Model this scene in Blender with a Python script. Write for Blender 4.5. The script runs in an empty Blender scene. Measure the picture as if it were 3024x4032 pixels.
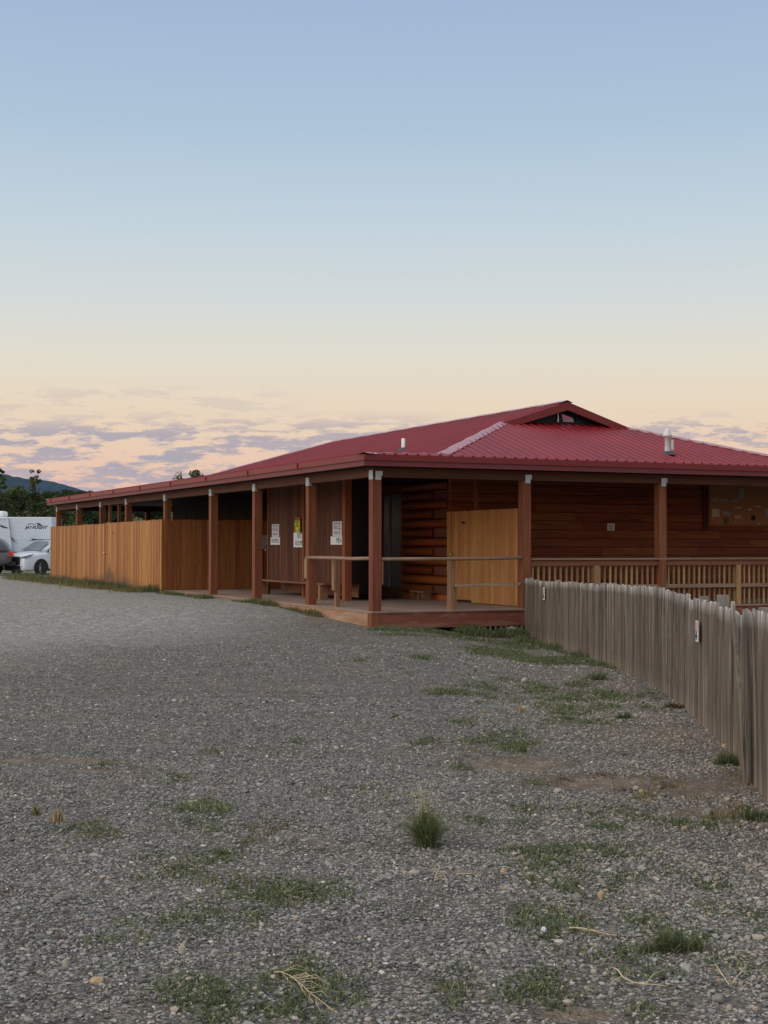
import bpy, math, random
import numpy as np
from mathutils import Vector, Matrix, noise as mnoise
random.seed(7); rng = np.random.default_rng(11)
SC = bpy.context.scene; COL = SC.collection
# ------------------------------------------------------------------ camera
H, PIT, ROL, F = 1.5, .024, .0013, 5591.0
X0, D0, TH = -.1637, 26.19, .4306
CT, ST = math.cos(TH), math.sin(TH)
_c, _s = math.cos(ROL), math.sin(ROL)
_rt0 = Vector((1, 0, 0)); _up0 = Vector((0, -math.sin(PIT), math.cos(PIT))); FW = Vector((0, math.cos(PIT), math.sin(PIT)))
RT = _c*_rt0 + _s*_up0; UP = -_s*_rt0 + _c*_up0
cam = bpy.data.cameras.new('camera'); camo = bpy.data.objects.new('camera', cam); COL.objects.link(camo)
m = Matrix.Identity(4)
for i in range(3):
    m[i][0] = RT[i]; m[i][1] = UP[i]; m[i][2] = -FW[i]
m[2][3] = H
camo.matrix_world = m
cam.sensor_fit = 'VERTICAL'; cam.sensor_height = 36; cam.sensor_width = 27; cam.lens = F/4032*36
cam.clip_start = .1; cam.clip_end = 12000
SC.camera = camo
def smooth(x, a, b):
    t = min(1, max(0, (x-a)/(b-a))); return t*t*(3-2*t)
def loc2w(a, b, z=0): return Vector((X0 + CT*a - ST*b, D0 + ST*a + CT*b, z))
def w2loc(X, Y): dx, dy = X-X0, Y-D0; return CT*dx + ST*dy, -ST*dx + CT*dy
def gz(X, Y):
    a, b = w2loc(X, Y)
    r = .24*smooth(b, -1, 6)*(1-smooth(Y, 54, 66))*(1-smooth(-a, 3, 13))
    d = -.23*smooth(Y, 12, 27)*smooth(X, .1, 2.4)*(1-smooth(b, .3, 3))
    d_ = max(0, Y - 86 - 4*smooth(-X, 12, 17))
    h = .16*min(d_, 24) + .03*max(0, min(d_-24, 110)) * (1 - .6*smooth(X, -46, -25)*smooth(Y, 130, 200))
    far = smooth(Y, 500, 1200)
    fl = .05*smooth(Y, 50, 66)
    return (r + d + h - fl)*(1-far) + .012*math.sin(X*1.3+Y*.4)*math.sin(Y*.7) * (1-smooth(Y, 12, 30))
def pxw(px, py, z=None):
    """ground point under a photo point (3024x4032)"""
    d = RT*((px-1512)/F) + UP*((2016-py)/F) + FW
    zz = 0 if z is None else z
    for _ in range(12):
        t = (zz-H)/d.z; X, Y = d.x*t, d.y*t
        if z is not None: break
        zz = gz(X, Y)
    return Vector((X, Y, zz))
def at(dx, dy): return pxw(dx*1.8228, dy*1.8228)
def ppd(Y): return Y/F          # metres per photo pixel at depth Y
# ------------------------------------------------------------------ colour + material helpers
def lin(c):
    c = c/255 if c > 1 else c
    return c/12.92 if c <= .04045 else ((c+.055)/1.055)**2.4
def S(r, g, b): return (lin(r), lin(g), lin(b), 1)
class NT:
    def __init__(s, name):
        s.m = bpy.data.materials.new(name); s.m.use_nodes = True; s.t = s.m.node_tree; s.n = s.t.nodes; s.n.clear()
        s.out = s.n.new('ShaderNodeOutputMaterial'); s.b = s.n.new('ShaderNodeBsdfPrincipled'); s.l(s.b.outputs[0], s.out.inputs[0])
        s.tc = s.n.new('ShaderNodeTexCoord')
    def l(s, a, b): s.t.links.new(a, b)
    def val(s, v, inp):
        if hasattr(v, 'is_output') or isinstance(v, bpy.types.NodeSocket): s.l(v, inp)
        else: inp.default_value = v
    def map(s, scale, off=None, src=None):
        m = s.n.new('ShaderNodeMapping'); m.inputs['Scale'].default_value = scale
        s.l(src or s.tc.outputs['Object'], m.inputs['Vector'])
        if off is not None: s.val(off, m.inputs['Location'])
        return m.outputs[0]
    def noise(s, vec, scale=1, detail=4, rough=.55, dist=0):
        n = s.n.new('ShaderNodeTexNoise'); n.inputs['Scale'].default_value = scale; n.inputs['Detail'].default_value = detail
        n.inputs['Roughness'].default_value = rough; n.inputs['Distortion'].default_value = dist; s.l(vec, n.inputs['Vector']); return n.outputs['Fac']
    def vor(s, vec, scale, out='Distance', feat='F1', rnd=1):
        n = s.n.new('ShaderNodeTexVoronoi'); n.feature = feat; n.inputs['Scale'].default_value = scale; n.inputs['Randomness'].default_value = rnd
        s.l(vec, n.inputs['Vector']); return n.outputs[out]
    def ramp(s, fac, stops, interp='LINEAR'):
        r = s.n.new('ShaderNodeValToRGB'); cr = r.color_ramp; cr.interpolation = interp
        while len(cr.elements) < len(stops): cr.elements.new(.5)
        for e, (p, c) in zip(cr.elements, stops): e.position = p; e.color = c if hasattr(c, '__len__') else (c, c, c, 1)
        s.val(fac, r.inputs[0]); return r.outputs[0]
    def mix(s, f, a, b, mode='MIX'):
        x = s.n.new('ShaderNodeMix'); x.data_type = 'RGBA'; x.blend_type = mode
        s.val(f, x.inputs[0]); s.val(a, x.inputs[6]); s.val(b, x.inputs[7]); return x.outputs[2]
    def math(s, op, a, b=None, c=None, clamp=False):
        x = s.n.new('ShaderNodeMath'); x.operation = op; x.use_clamp = clamp
        s.val(a, x.inputs[0])
        if b is not None: s.val(b, x.inputs[1])
        if c is not None: s.val(c, x.inputs[2])
        return x.outputs[0]
    def attr(s, name, out='Fac'):
        a = s.n.new('ShaderNodeAttribute'); a.attribute_name = name; return a.outputs[out]
    def sep(s, v):
        x = s.n.new('ShaderNodeSeparateXYZ'); s.l(v, x.inputs[0]); return x.outputs
    def bump(s, h, strength=.4, dist=.01):
        b = s.n.new('ShaderNodeBump'); b.inputs['Strength'].default_value = strength; b.inputs['Distance'].default_value = dist
        s.l(h, b.inputs['Height']); s.l(b.outputs[0], s.b.inputs['Normal'])
    def fin(s, col, rough=.7, metal=0, spec=.5):
        s.val(col, s.b.inputs['Base Color']); s.val(rough, s.b.inputs['Roughness']); s.b.inputs['Metallic'].default_value = metal
        s.b.inputs['Specular IOR Level'].default_value = spec; return s.m
def plain(name, col, rough=.6, metal=0, spec=.5, var=.12, sc=6):
    t = NT(name); n = t.noise(t.map((sc,)*3), 1, 5)
    f = t.math('MULTIPLY_ADD', n, 2*var, 1-var)
    c = t.mix(1.0, col, (1, 1, 1, 1), 'MULTIPLY')
    v = t.n.new('ShaderNodeHueSaturation'); v.inputs['Color'].default_value = col; t.l(f, v.inputs['Value'])
    t.bump(t.noise(t.map((sc*8,)*3), 1, 3), .08, .003)
    return t.fin(v.outputs[0], rough, metal, spec)
def wood(name, c1, c2, axis='z', grain=1.0, var=.3, rough=.75, knots=.5, weather=None, bump=.35, dark=(.02,.01,.006,1), splash=False):
    """board material: grain runs along axis, every board (attribute rnd) gets its own tone"""
    t = NT(name); r = t.attr('rnd')
    o = t.n.new('ShaderNodeCombineXYZ'); t.l(t.math('MULTIPLY', r, 37.0), o.inputs[0]); t.l(t.math('MULTIPLY', r, 91.0), o.inputs[1]); t.l(t.math('MULTIPLY', r, 53.0), o.inputs[2])
    sc = [38*grain]*3; sc['xyz'.index(axis)] = 1.3*grain
    g = t.noise(t.map(tuple(sc), o.outputs[0]), 1, 6, .62, .6)
    sc2 = [9*grain]*3; sc2['xyz'.index(axis)] = .9*grain
    g2 = t.noise(t.map(tuple(sc2), o.outputs[0]), 1, 4, .6, .3)
    f = t.math('ADD', t.math('MULTIPLY', g, .6), t.math('MULTIPLY', g2, .5))
    col = t.ramp(f, [(.34, c1), (.72, c2)])
    ks = [7.0]*3; ks['xyz'.index(axis)] = 3.2
    k = t.vor(t.map(tuple(ks), o.outputs[0]), 1)
    km = t.ramp(k, [(.0, 1), (.085, 1), (.13, 0)])
    col = t.mix(t.math('MULTIPLY', km, knots), col, dark)
    tone = t.math('MULTIPLY_ADD', r, 2*var, 1-var)
    v = t.n.new('ShaderNodeHueSaturation'); t.l(col, v.inputs['Color']); t.l(tone, v.inputs['Value'])
    h = t.math('MULTIPLY_ADD', r, .02, .49); t.l(h, v.inputs['Hue'])
    col = v.outputs[0]
    if weather:
        wcol, wsc, lo, hi = weather
        w = t.noise(t.map(wsc), 1, 5, .6)
        col = t.mix(t.ramp(w, [(lo, 0), (hi, 1)]), col, wcol)
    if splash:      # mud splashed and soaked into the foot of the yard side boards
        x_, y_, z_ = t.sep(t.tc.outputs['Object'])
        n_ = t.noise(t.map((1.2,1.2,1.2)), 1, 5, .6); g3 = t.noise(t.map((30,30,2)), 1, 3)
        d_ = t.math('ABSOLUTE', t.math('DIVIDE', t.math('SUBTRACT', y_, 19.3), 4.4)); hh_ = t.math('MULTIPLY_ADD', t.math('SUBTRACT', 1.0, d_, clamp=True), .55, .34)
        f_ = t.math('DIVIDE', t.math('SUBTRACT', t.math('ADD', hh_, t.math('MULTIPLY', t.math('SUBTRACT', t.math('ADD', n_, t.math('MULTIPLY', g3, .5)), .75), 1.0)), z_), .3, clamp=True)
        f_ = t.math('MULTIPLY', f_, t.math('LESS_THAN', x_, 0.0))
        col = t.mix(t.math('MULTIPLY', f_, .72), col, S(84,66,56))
    t.bump(f, bump, .004)
    return t.fin(col, rough, 0, .3)
# ------------------------------------------------------------------ mesh helpers
class MB:
    def __init__(s): s.v = []; s.f = []; s.r = []; s.mi = []; s.sm = []
    def add(s, vs, fs, r=None, mi=0, smooth=False):
        o = len(s.v); s.v += [tuple(p) for p in vs]; r = random.random() if r is None else r
        for f in fs: s.f.append(tuple(i+o for i in f)); s.r.append(r); s.mi.append(mi); s.sm.append(smooth)
    BF = [(0,3,2,1), (4,5,6,7), (0,1,5,4), (1,2,6,5), (2,3,7,6), (3,0,4,7)]
    def box(s, x0, x1, y0, y1, z0, z1, r=None, mi=0, M=None, ch=0):
        P = [(x0,y0,z0),(x1,y0,z0),(x1,y1,z0),(x0,y1,z0),(x0,y0,z1),(x1,y0,z1),(x1,y1,z1),(x0,y1,z1)]
        if M is not None: P = [M @ Vector(p) for p in P]
        s.add(P, MB.BF, r, mi); return s
    def hexa(s, P, r=None, mi=0): s.add(P, MB.BF, r, mi); return s
    def bar(s, p, q, w, h, up=Vector((0,0,1)), r=None, mi=0):
        p, q = Vector(p), Vector(q); d = (q-p).normalized(); x = d.cross(up)
        x = x.normalized() if x.length > 1e-4 else Vector((1,0,0)); y = x.cross(d)
        P = [p + x*(sx*w/2) + y*(sy*h/2) for sx, sy in ((-1,-1),(1,-1),(1,1),(-1,1))]
        Q = [v + (q-p) for v in P]
        s.add(P+Q, MB.BF, r, mi); return s
    def tube(s, pts, rad, n=8, r=None, mi=0, cap=True, smooth=True):
        pts = [Vector(p) for p in pts]; rr = rad if hasattr(rad, '__len__') else [rad]*len(pts)
        vs = []; up = Vector((.13,.07,1)).normalized()
        for i, p in enumerate(pts):
            d = (pts[min(i+1, len(pts)-1)] - pts[max(i-1, 0)]).normalized()
            x = d.cross(up)
            if x.length < 1e-3: x = d.cross(Vector((1,0,0)))
            x.normalize(); y = d.cross(x)
            for k in range(n):
                a = 2*math.pi*k/n; vs.append(p + x*(math.cos(a)*rr[i]) + y*(math.sin(a)*rr[i]))
        fs = []
        for i in range(len(pts)-1):
            for k in range(n): fs.append((i*n+k, i*n+(k+1)%n, (i+1)*n+(k+1)%n, (i+1)*n+k))
        s.add(vs, fs, r, mi, smooth)
        if cap: 
            o = (len(pts)-1)*n; base = len(s.v)-len(vs)
            s.f.append(tuple(base+k for k in range(n))[::-1]); s.f.append(tuple(base+o+k for k in range(n)))
            s.r += [s.r[-1]]*2; s.mi += [mi]*2; s.sm += [False]*2
        return s
    def poly(s, P, th=None, nrm=None, r=None, mi=0):
        """flat polygon, extruded by -nrm*th"""
        n = len(P); P = [Vector(p) for p in P]
        if th is None: s.add(P, [tuple(range(n))], r, mi); return s
        nrm = Vector(nrm); Q = [p - nrm*th for p in P]
        fs = [tuple(range(n)), tuple(range(2*n-1, n-1, -1))] + [(i, n+i, n+(i+1)%n, (i+1)%n) for i in range(n)]
        s.add(P+Q, fs, r, mi); return s
    def mesh(s, name, mats):
        me = bpy.data.meshes.new(name); me.from_pydata(s.v, [], s.f)
        for mm in (mats if isinstance(mats, (list, tuple)) else [mats]): me.materials.append(mm)
        me.polygons.foreach_set('material_index', s.mi); me.polygons.foreach_set('use_smooth', s.sm)
        a = me.attributes.new('rnd', 'FLOAT', 'FACE'); a.data.foreach_set('value', s.r)
        me.update(); return me
    def build(s, name, mats, parent=None, **kw):
        return link(name, s.mesh(name, mats), parent, **kw)
def link(name, me, parent=None, label=None, cat=None, group=None, kind=None):
    o = bpy.data.objects.new(name, me); COL.objects.link(o)
    if parent: o.parent = parent
    return tag(o, label, cat, group, kind)
def tag(o, label=None, cat=None, group=None, kind=None):
    if label: o['label'] = label
    if cat: o['category'] = cat
    if group: o['group'] = group
    if kind: o['kind'] = kind
    return o
def thing(name, label, cat, pos=(0,0,0), rz=0, group=None, rot=None):
    o = bpy.data.objects.new(name, None); COL.objects.link(o); o.location = pos
    o.rotation_euler = rot or (0, 0, rz); o.empty_display_size = .2
    return tag(o, label, cat, group)
def btag(name, label, cat, group=None):          # thing whose parts are given in building coordinates
    return thing(name, label, cat, (X0, D0, 0), TH, group)
def bobj(o): o.location = (X0, D0, 0); o.rotation_euler = (0, 0, TH); return o
def copy_tree(o, parent=None):
    c = o.copy(); COL.objects.link(c); c.parent = parent
    for ch in o.children: copy_tree(ch, c)
    return c
def textmesh(name, body, size, mat, parent, M, shear=0, bold=0.0, ext=.001, sx=1, align='CENTER'):
    cu = bpy.data.curves.new(name, 'FONT'); cu.body = body; cu.size = size; cu.align_x = align; cu.align_y = 'CENTER'
    cu.extrude = ext; cu.shear = shear; cu.offset = bold; cu.space_line = .95; cu.resolution_u = 3
    tmp = bpy.data.objects.new('tmp', cu); COL.objects.link(tmp); bpy.context.view_layer.update()
    me = bpy.data.meshes.new_from_object(tmp.evaluated_get(bpy.context.evaluated_depsgraph_get()))
    bpy.data.objects.remove(tmp); bpy.data.curves.remove(cu)
    me.name = name; me.materials.clear(); me.materials.append(mat)
    me.transform(M @ Matrix.Diagonal((sx, 1, 1, 1)))
    return link(name, me, parent)
def frameM(org, xdir, ydir=Vector((0,0,1))):
    x = Vector(xdir).normalized(); y = Vector(ydir).normalized(); z = x.cross(y); M = Matrix.Identity(4)
    for i in range(3): M[i][0] = x[i]; M[i][1] = y[i]; M[i][2] = z[i]; M[i][3] = org[i]
    return M
# ------------------------------------------------------------------ materials
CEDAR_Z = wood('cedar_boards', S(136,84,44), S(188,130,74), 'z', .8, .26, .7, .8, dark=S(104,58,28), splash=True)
CEDAR_P = wood('cedar_partition_boards', S(148,96,50), S(196,140,82), 'z', .7, .07, .7, .85, dark=S(110,64,32))
CEDAR_IN = wood('cedar_boards_shaded', S(116,66,34), S(160,100,54), 'z', .8, .2, .7, .7, dark=S(72,38,22))  # cedar browned to carry the shade under the eave on the end panel
CEDAR_EDGE = wood('cedar_trim', S(128,72,42), S(168,104,64), 'z', 1, .12)
SHADE_BOARDS = wood('shade_darkened_boards', S(36,22,18), S(62,38,28), 'z', .9, .2)  # deep porch shade put into the wood colour of the side wall
STAIN_Z = wood('stained_boards', S(62,34,24), S(108,64,40), 'z', .9, .3, .75, .3, weather=(S(150,112,84), (14,14,1.2), .62, .8))
POST = wood('stained_posts', S(96,52,34), S(146,88,58), 'z', 1, .12, .7, .5, dark=S(70,28,22))
POSTH = wood('stained_beams', S(74,42,32), S(112,68,50), 'y', 1, .12, .7, .4, dark=S(60,26,20))
POSTX = wood('stained_beams_across', S(70,40,30), S(106,64,48), 'x', 1, .12, .7, .4, dark=S(60,26,20))
LOGY = wood('log_stain', S(142,68,32), S(190,102,52), 'y', .6, .16, .5, .2, dark=S(70,28,14))
LOGEND = plain('log_ends', S(104,58,40), .8, sc=20)
SIDE_X = wood('siding_stain', S(102,50,26), S(156,86,46), 'x', .7, .12, .65, .6, dark=S(48,22,14))
RAILW_Y = wood('weathered_rail', S(128,100,82), S(178,150,126), 'y', 1.2, .1, .85, .2)
RAILW_X = wood('weathered_rail_across', S(118,90,72), S(168,140,116), 'x', 1.2, .1, .85, .2)
RAILP = wood('weathered_rail_post', S(120,86,60), S(160,122,90), 'z', 1, .15, .85, .4)
BAL = wood('baluster_wood', S(134,98,64), S(178,140,100), 'z', 1, .2, .8, .3)
GREYW = wood('grey_wood', S(104,98,88), S(150,142,130), 'z', 1, .2, .9, .2)
DECK = wood('deck_boards', S(132,108,92), S(170,144,124), 'y', .8, .08, .85, .1)
RIM_X = wood('deck_rim_front', S(112,64,48), S(146,90,68), 'x', .7, .1, .8, .2, weather=(S(160,122,98), (1.2,4,9), .5, .8))
RIM_Y = wood('deck_rim_side', S(136,92,70), S(172,128,102), 'y', .7, .1, .8, .2, weather=(S(178,150,124), (4,1.2,9), .45, .7))
BENCHW = wood('bench_wood', S(110,72,52), S(150,106,80), 'y', 1, .1)
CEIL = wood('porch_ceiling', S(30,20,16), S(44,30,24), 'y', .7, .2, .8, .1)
GALV = plain('galvanised_steel', S(196,200,202), .5, .3, .5, .25, 25)
WHITE = plain('white_sign', S(232,234,228), .5, 0, .4, .03)
PAPER = plain('white_paper', S(214,208,208), .7, 0, .3, .04)
GREENTXT = plain('dark_green_paint', S(24,50,42), .6)
GREYTXT = plain('grey_print', S(110,104,112), .7)
REDTXT = plain('faded_red_print', S(176,112,124), .7)
PINK = plain('faded_pink', S(222,180,184), .6)
YELLOW = plain('yellow_sign', S(214,208,40), .55)
BLACKTXT = plain('black_print', S(22,22,16), .6)
BOXGREY = plain('grey_enamel', S(168,168,160), .5, .1)
PVC = plain('white_pipe', S(226,226,220), .45)
RUBBER = plain('dark_flashing', S(60,66,72), .6)
BRASS = plain('brass', S(220,196,150), .25, .9)
DGLASS = plain('dark_teal_door', S(62,86,98), .35, 0, .5, .15)
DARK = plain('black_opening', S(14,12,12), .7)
FRAMELT = plain('pale_door_jamb', S(150,162,160), .5)
MAT_SHADE = plain('mat_rubber_and_shade', S(30,28,27), .95)
BOARDP = plain('pinboard', S(164,116,74), .8, var=.2)
def roofmat():
    t = NT('red_roof_metal'); n = t.noise(t.map((.6,.6,.6)), 1, 5)
    n2 = t.noise(t.map((9,9,9)), 1, 4)
    c = t.ramp(t.math('ADD', t.math('MULTIPLY', n, .7), t.math('MULTIPLY', n2, .3)), [(.3, S(116,19,29)), (.7, S(142,30,40))])
    sp = t.vor(t.map((3.1,2.3,3)), 1)
    c = t.mix(t.ramp(sp, [(0, .8), (.035, .6), (.05, 0)]), c, S(60,16,20))
    t.bump(t.noise(t.map((5,5,5)), 1, 2), .12, .01)
    t.fin(c, t.math('MULTIPLY_ADD', n2, .25, .28), 0, .42); return t.m
ROOF = roofmat()
TRIM = plain('red_trim_metal', S(120,28,30), .42, 0, .5, .06)
FASC = plain('red_fascia_metal', S(116,44,46), .5, 0, .5, .06)
CAP = plain('weathered_ridge_cap', S(178,126,130), .35, 0, .6, .2, 4)
# ------------------------------------------------------------------ building roof geometry
ZE, ZK, ZR = 3.17, 3.42, 5.06
AO0, AO1, BO0, BO1 = -.4, 16.2, -.4, 28.05
AK0, AK1, BK0, BK1 = 2.75, 13.05, 2.75, 25.85
ARG, BG, BR1 = 7.9, 6.0, 20.7
b_root = btag('log_building', 'long low log and timber building with a red ribbed metal roof and deep open porch', 'building')
def panel(mb, P, ribax, r=.5, step=.229, rh=.03, th=.02):
    """P: planar polygon (a,b,z) ccw from above; ribs parallel to ribax ('x' or 'y')"""
    P = [Vector(p) for p in P]; n = (P[1]-P[0]).cross(P[2]-P[0]).normalized()
    if n.z < 0: n = -n; P = P[::-1]
    mb.poly(P, th, n, r)
    ci = 1 if ribax == 'x' else 0        # coordinate across ribs
    lo = min(p[ci] for p in P); hi = max(p[ci] for p in P); k = math.ceil((lo+.02)/step)
    while k*step < hi-.02:
        c = k*step; k += 1; cut = []
        for i in range(len(P)):
            p, q = P[i], P[(i+1) % len(P)]
            if (p[ci]-c)*(q[ci]-c) < 0: cut.append(p.lerp(q, (c-p[ci])/(q[ci]-p[ci])))
        if len(cut) != 2 or (cut[0]-cut[1]).length < .1: continue
        p, q = cut; d = (q-p).normalized(); x = d.cross(n)
        vs = []
        for e in (p, q): vs += [e + x*.040 + n*.001, e + x*.016 + n*rh, e - x*.016 + n*rh, e - x*.040 + n*.001]
        mb.add(vs, [(0,1,5,4), (1,2,6,5), (2,3,7,6), (3,2,1,0), (4,5,6,7)], r)
roof = MB()
g0 = AK0 + (BG-BK0)            # hip meets the gable overhang
zg = ZK + (ZR-ZK)*(g0-AK0)/(ARG-AK0)
GW = 6.2; gw0 = AK0 + (GW-BK0); zgw = ZK + (ZR-ZK)*(gw0-AK0)/(ARG-AK0)
mirr = lambda a: 2*ARG - a
Lr = lambda a: a
for sgn in (0, 1):
    fa = (lambda a: a) if sgn == 0 else mirr
    panel(roof, [(fa(AK0),BK0,ZK), (fa(g0),BG,zg), (ARG,BG,ZR), (ARG,BR1,ZR), (fa(AK0),BK1,ZK)], 'x')
    panel(roof, [(fa(AO0),BO0,ZE), (fa(AK0),BK0,ZK), (fa(AK0),BK1,ZK), (fa(AO0),BO1,ZE)], 'x')
panel(roof, [(AK0,BK0,ZK), (AK1,BK0,ZK), (mirr(gw0),GW,zgw), (gw0,GW,zgw)], 'y')
panel(roof, [(AO0,BO0,ZE), (AO1,BO0,ZE), (AK1,BK0,ZK), (AK0,BK0,ZK)], 'y')
panel(roof, [(AK0,BK1,ZK), (ARG,BR1,ZR), (AK1,BK1,ZK)], 'y')
panel(roof, [(AO0,BO1,ZE), (AK0,BK1,ZK), (AK1,BK1,ZK), (AO1,BO1,ZE)], 'y')
roof_o = roof.build('roof', ROOF, b_root)
# caps on hips and ridge
cap = MB()
def capstrip(p, q, w=.17, lift=.03, drop=.035, n=12):
    p, q = Vector(p), Vector(q); d = (q-p).normalized(); x = d.cross(Vector((0,0,1))).normalized()
    vs = []
    for i in range(n+1):
        c = p.lerp(q, i/n) + Vector((0,0,lift + .006*math.sin(i*2.3)))
        vs += [c - x*w - Vector((0,0,drop)), c, c + x*w - Vector((0,0,drop))]
    fs = []
    for i in range(n):
        for k in (0, 1): fs.append((3*i+k, 3*i+k+1, 3*i+k+4, 3*i+k+3))
    cap.add(vs, fs, .5)
capstrip((AO0,BO0,ZE), (AK0,BK0,ZK)); capstrip((AK0,BK0,ZK), (g0+.05,BG+.05,zg), .17, .05, .06)
capstrip((AO1,BO0,ZE), (AK1,BK0,ZK)); capstrip((AK1,BK0,ZK), (mirr(g0)-.05,BG+.05,zg), .17, .05, .06)
capstrip((AO0,BO1,ZE), (AK0,BK1,ZK)); capstrip((AK0,BK1,ZK), (ARG,BR1,ZR), .17, .05, .06)
capstrip((AO1,BO1,ZE), (AK1,BK1,ZK)); capstrip((AK1,BK1,ZK), (ARG,BR1,ZR), .17, .05, .06)
capstrip((ARG,BG-.02,ZR), (ARG,BR1,ZR), .16, .045, .06, 30)
cap.build('ridge_cap', CAP, roof_o)
# eave trim: upper drip band, lip, fascia board
tr = MB(); fa_ = MB()
def eave(mb, o, z0, z1, t):
    a0, a1, b0, b1 = AO0-o, AO1+o, BO0-o, BO1+o
    mb.box(a0, a1, b0, b0+t, z0, z1); mb.box(a0, a1, b1-t, b1, z0, z1)
    mb.box(a0, a0+t, b0+t, b1-t, z0, z1); mb.box(a1-t, a1, b0+t, b1-t, z0, z1)
eave(tr, .012, ZE-.10, ZE-.005, .03)
eave(tr, .028, ZE-.112, ZE-.10, .05)
k = 0
b = 2.9
while b < BO1:
    tr.box(AO0-.034, AO0-.0125, b-.012, b+.012, ZE-.135, ZE-.004); b += 3.05
tr.build('drip_edge', TRIM, roof_o)
eave(fa_, -.002, ZE-.212, ZE-.112, .035)
fa_.build('fascia', FASC, roof_o)
# gable: rake boards, dark wall with vent and small pane
rk = MB(); rk2 = MB()
sl = (ZR-ZK)/(ARG-AK0)
for sgn in (-1, 1):
    p0 = Vector((ARG, BG-.03, ZR)); p1 = Vector((ARG+sgn*(ARG-g0+.12), BG-.03, ZR-sl*(ARG-g0+.12)))
    w = .205
    P = [p0, p1, p1+Vector((-sgn*.16,0,-.055)), p1+Vector((-sgn*.75,0,-.02)), p0-Vector((0,0,w))]
    P = [p0, p1, p1+Vector((-sgn*.55,0,-.0)), p0-Vector((0,0,w))]
    if sgn > 0: P = P[::-1]
    rk.poly(P, .03, (0,-1,0))
    # soffit strip behind the board
    Q = [p0-Vector((0,0,w)), p1+Vector((-sgn*.55,0,0)), p1+Vector((-sgn*.55,.5,0)), p0-Vector((0,-.5,w))]
    rk2.poly(Q if sgn > 0 else Q[::-1])
    fl = MB()
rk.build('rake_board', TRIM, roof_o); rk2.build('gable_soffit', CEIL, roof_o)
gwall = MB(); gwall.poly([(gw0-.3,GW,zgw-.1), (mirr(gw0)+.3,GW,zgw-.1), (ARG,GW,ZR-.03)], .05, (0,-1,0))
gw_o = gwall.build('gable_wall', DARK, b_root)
def pane_mat():
    t = NT('sky_reflecting_pane'); t.b.inputs['Coat Weight'].default_value = 1
    return t.fin(S(214,222,236), .12, 1, .8)
PANE = pane_mat()
pn = MB(); pn.poly([(7.90,GW-.015,4.585), (8.22,GW-.015,4.585), (8.16,GW-.03,4.69), (7.84,GW-.05,4.77)], .012, (0,-1,0)); pn.build('gable_pane', PANE, gw_o)
pn = MB(); pn.box(7.72, 7.745, GW-.06, GW-.04, 4.57, 4.78); pn.build('gable_stake', PVC, gw_o)
# vent pipes
def lathe(mb, c, prof, n=16, r=.5):
    vs = []; fs = []
    for rad, z in prof:
        for k in range(n): a = 2*math.pi*k/n; vs.append((c[0]+rad*math.cos(a), c[1]+rad*math.sin(a), c[2]+z))
    for i in range(len(prof)-1):
        for k in range(n): fs.append((i*n+k, i*n+(k+1)%n, (i+1)*n+(k+1)%n, (i+1)*n+k))
    mb.add(vs, fs, r, 0, True)
p = MB(); lathe(p, (4.0,7.2,3.80), [(.045,0),(.045,.31),(.036,.31),(.036,.2)]); po = p.build('vent_pipe', PVC, roof_o)
p = MB(); lathe(p, (4.0,7.2,3.82), [(.17,-.02),(.12,.03),(.06,.06),(.05,.07)]); p.build('pipe_boot', RUBBER, roof_o)
PZ = ZK + sl*(3.5-BK0)
p = MB(); lathe(p, (9.08,3.5,PZ), [(.066,0),(.066,.40),(.105,.41),(.11,.44),(.065,.54),(.06,.58),(.0,.60)]); p.box(9.15,9.21,3.44,3.5,PZ+.1,PZ+.34); p.build('vent_pipe', PVC, roof_o)
p = MB(); lathe(p, (9.08,3.5,PZ+.005), [(.22,-.03),(.16,.01),(.10,.05),(.08,.06)]); p.build('pipe_boot', RUBBER, roof_o)
# ------------------------------------------------------------------ posts, beams, ceiling
LEN = 27.87
TS = [0, 3.18, 6.47, 9.68, 13.76, 17.93, 21.19, 24.55, 27.87]
RA = [3.18, 6.36, 9.54, 12.72, 15.8]
bm = MB(); bm.box(-.07, .07, .0751, LEN+.07, 2.78, 2.965); bm.build('beam', POSTH, b_root)
bm = MB(); bm.box(-.075, 15.87, -.075, .0749, 2.775, 2.96); bm.build('beam', POSTX, b_root)
bm = MB(); bm.box(-.075, 15.87, LEN+.071, LEN+.11, 2.775, 2.96); bm.build('beam', POSTX, b_root)
bm = MB(); bm.box(15.73, 15.86, .08, LEN+.05, 2.78, 2.955); bm.build('beam', POSTH, b_root)
PW = .088
def post(a, b, z0=.30, front=True, side=True):
    mb = MB(); j = .006
    mb.box(a-PW, a+PW, b-PW, b+PW, z0, 2.774)
    o = mb.build('porch_post', POST, b_root)
    br = MB()
    if side:
        br.box(a-PW-.006, a-PW-.001, b-PW-.006, b+PW*.9, 2.73, 2.90)
        if not front: br.box(a-PW, a-PW+.055, b-PW-.006, b-PW-.001, 2.73, 2.90)
    if front: br.box(a-.035, a+PW+.02, b-PW-.006, b-PW-.001, 2.80, 2.885); br.box(a-.035, a+PW-.01, b-PW-.006, b-PW-.001, 2.72, 2.80)
    br.build('post_bracket', GALV, o)
    return o
for i, t in enumerate(TS):
    post(0, t, .30 if i < 4 else .2, front=(i == 0))
for a in RA: post(a, 0, .0, side=False)
for a in (3.3, 6.5, 9.7, 12.8, 15.8): post(a, LEN, .2, front=False, side=False)
for t in TS[1:-1]: post(15.8, t, .2, front=False, side=False)
for bb in (19.9, 21.0+.15):   # two slender studs above the gate
    pass
for bb in (18.96, 20.10): MB().box(-.05,.04, bb,bb+.09, 2.1,2.779).build('gate_stud', POST, b_root)
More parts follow.
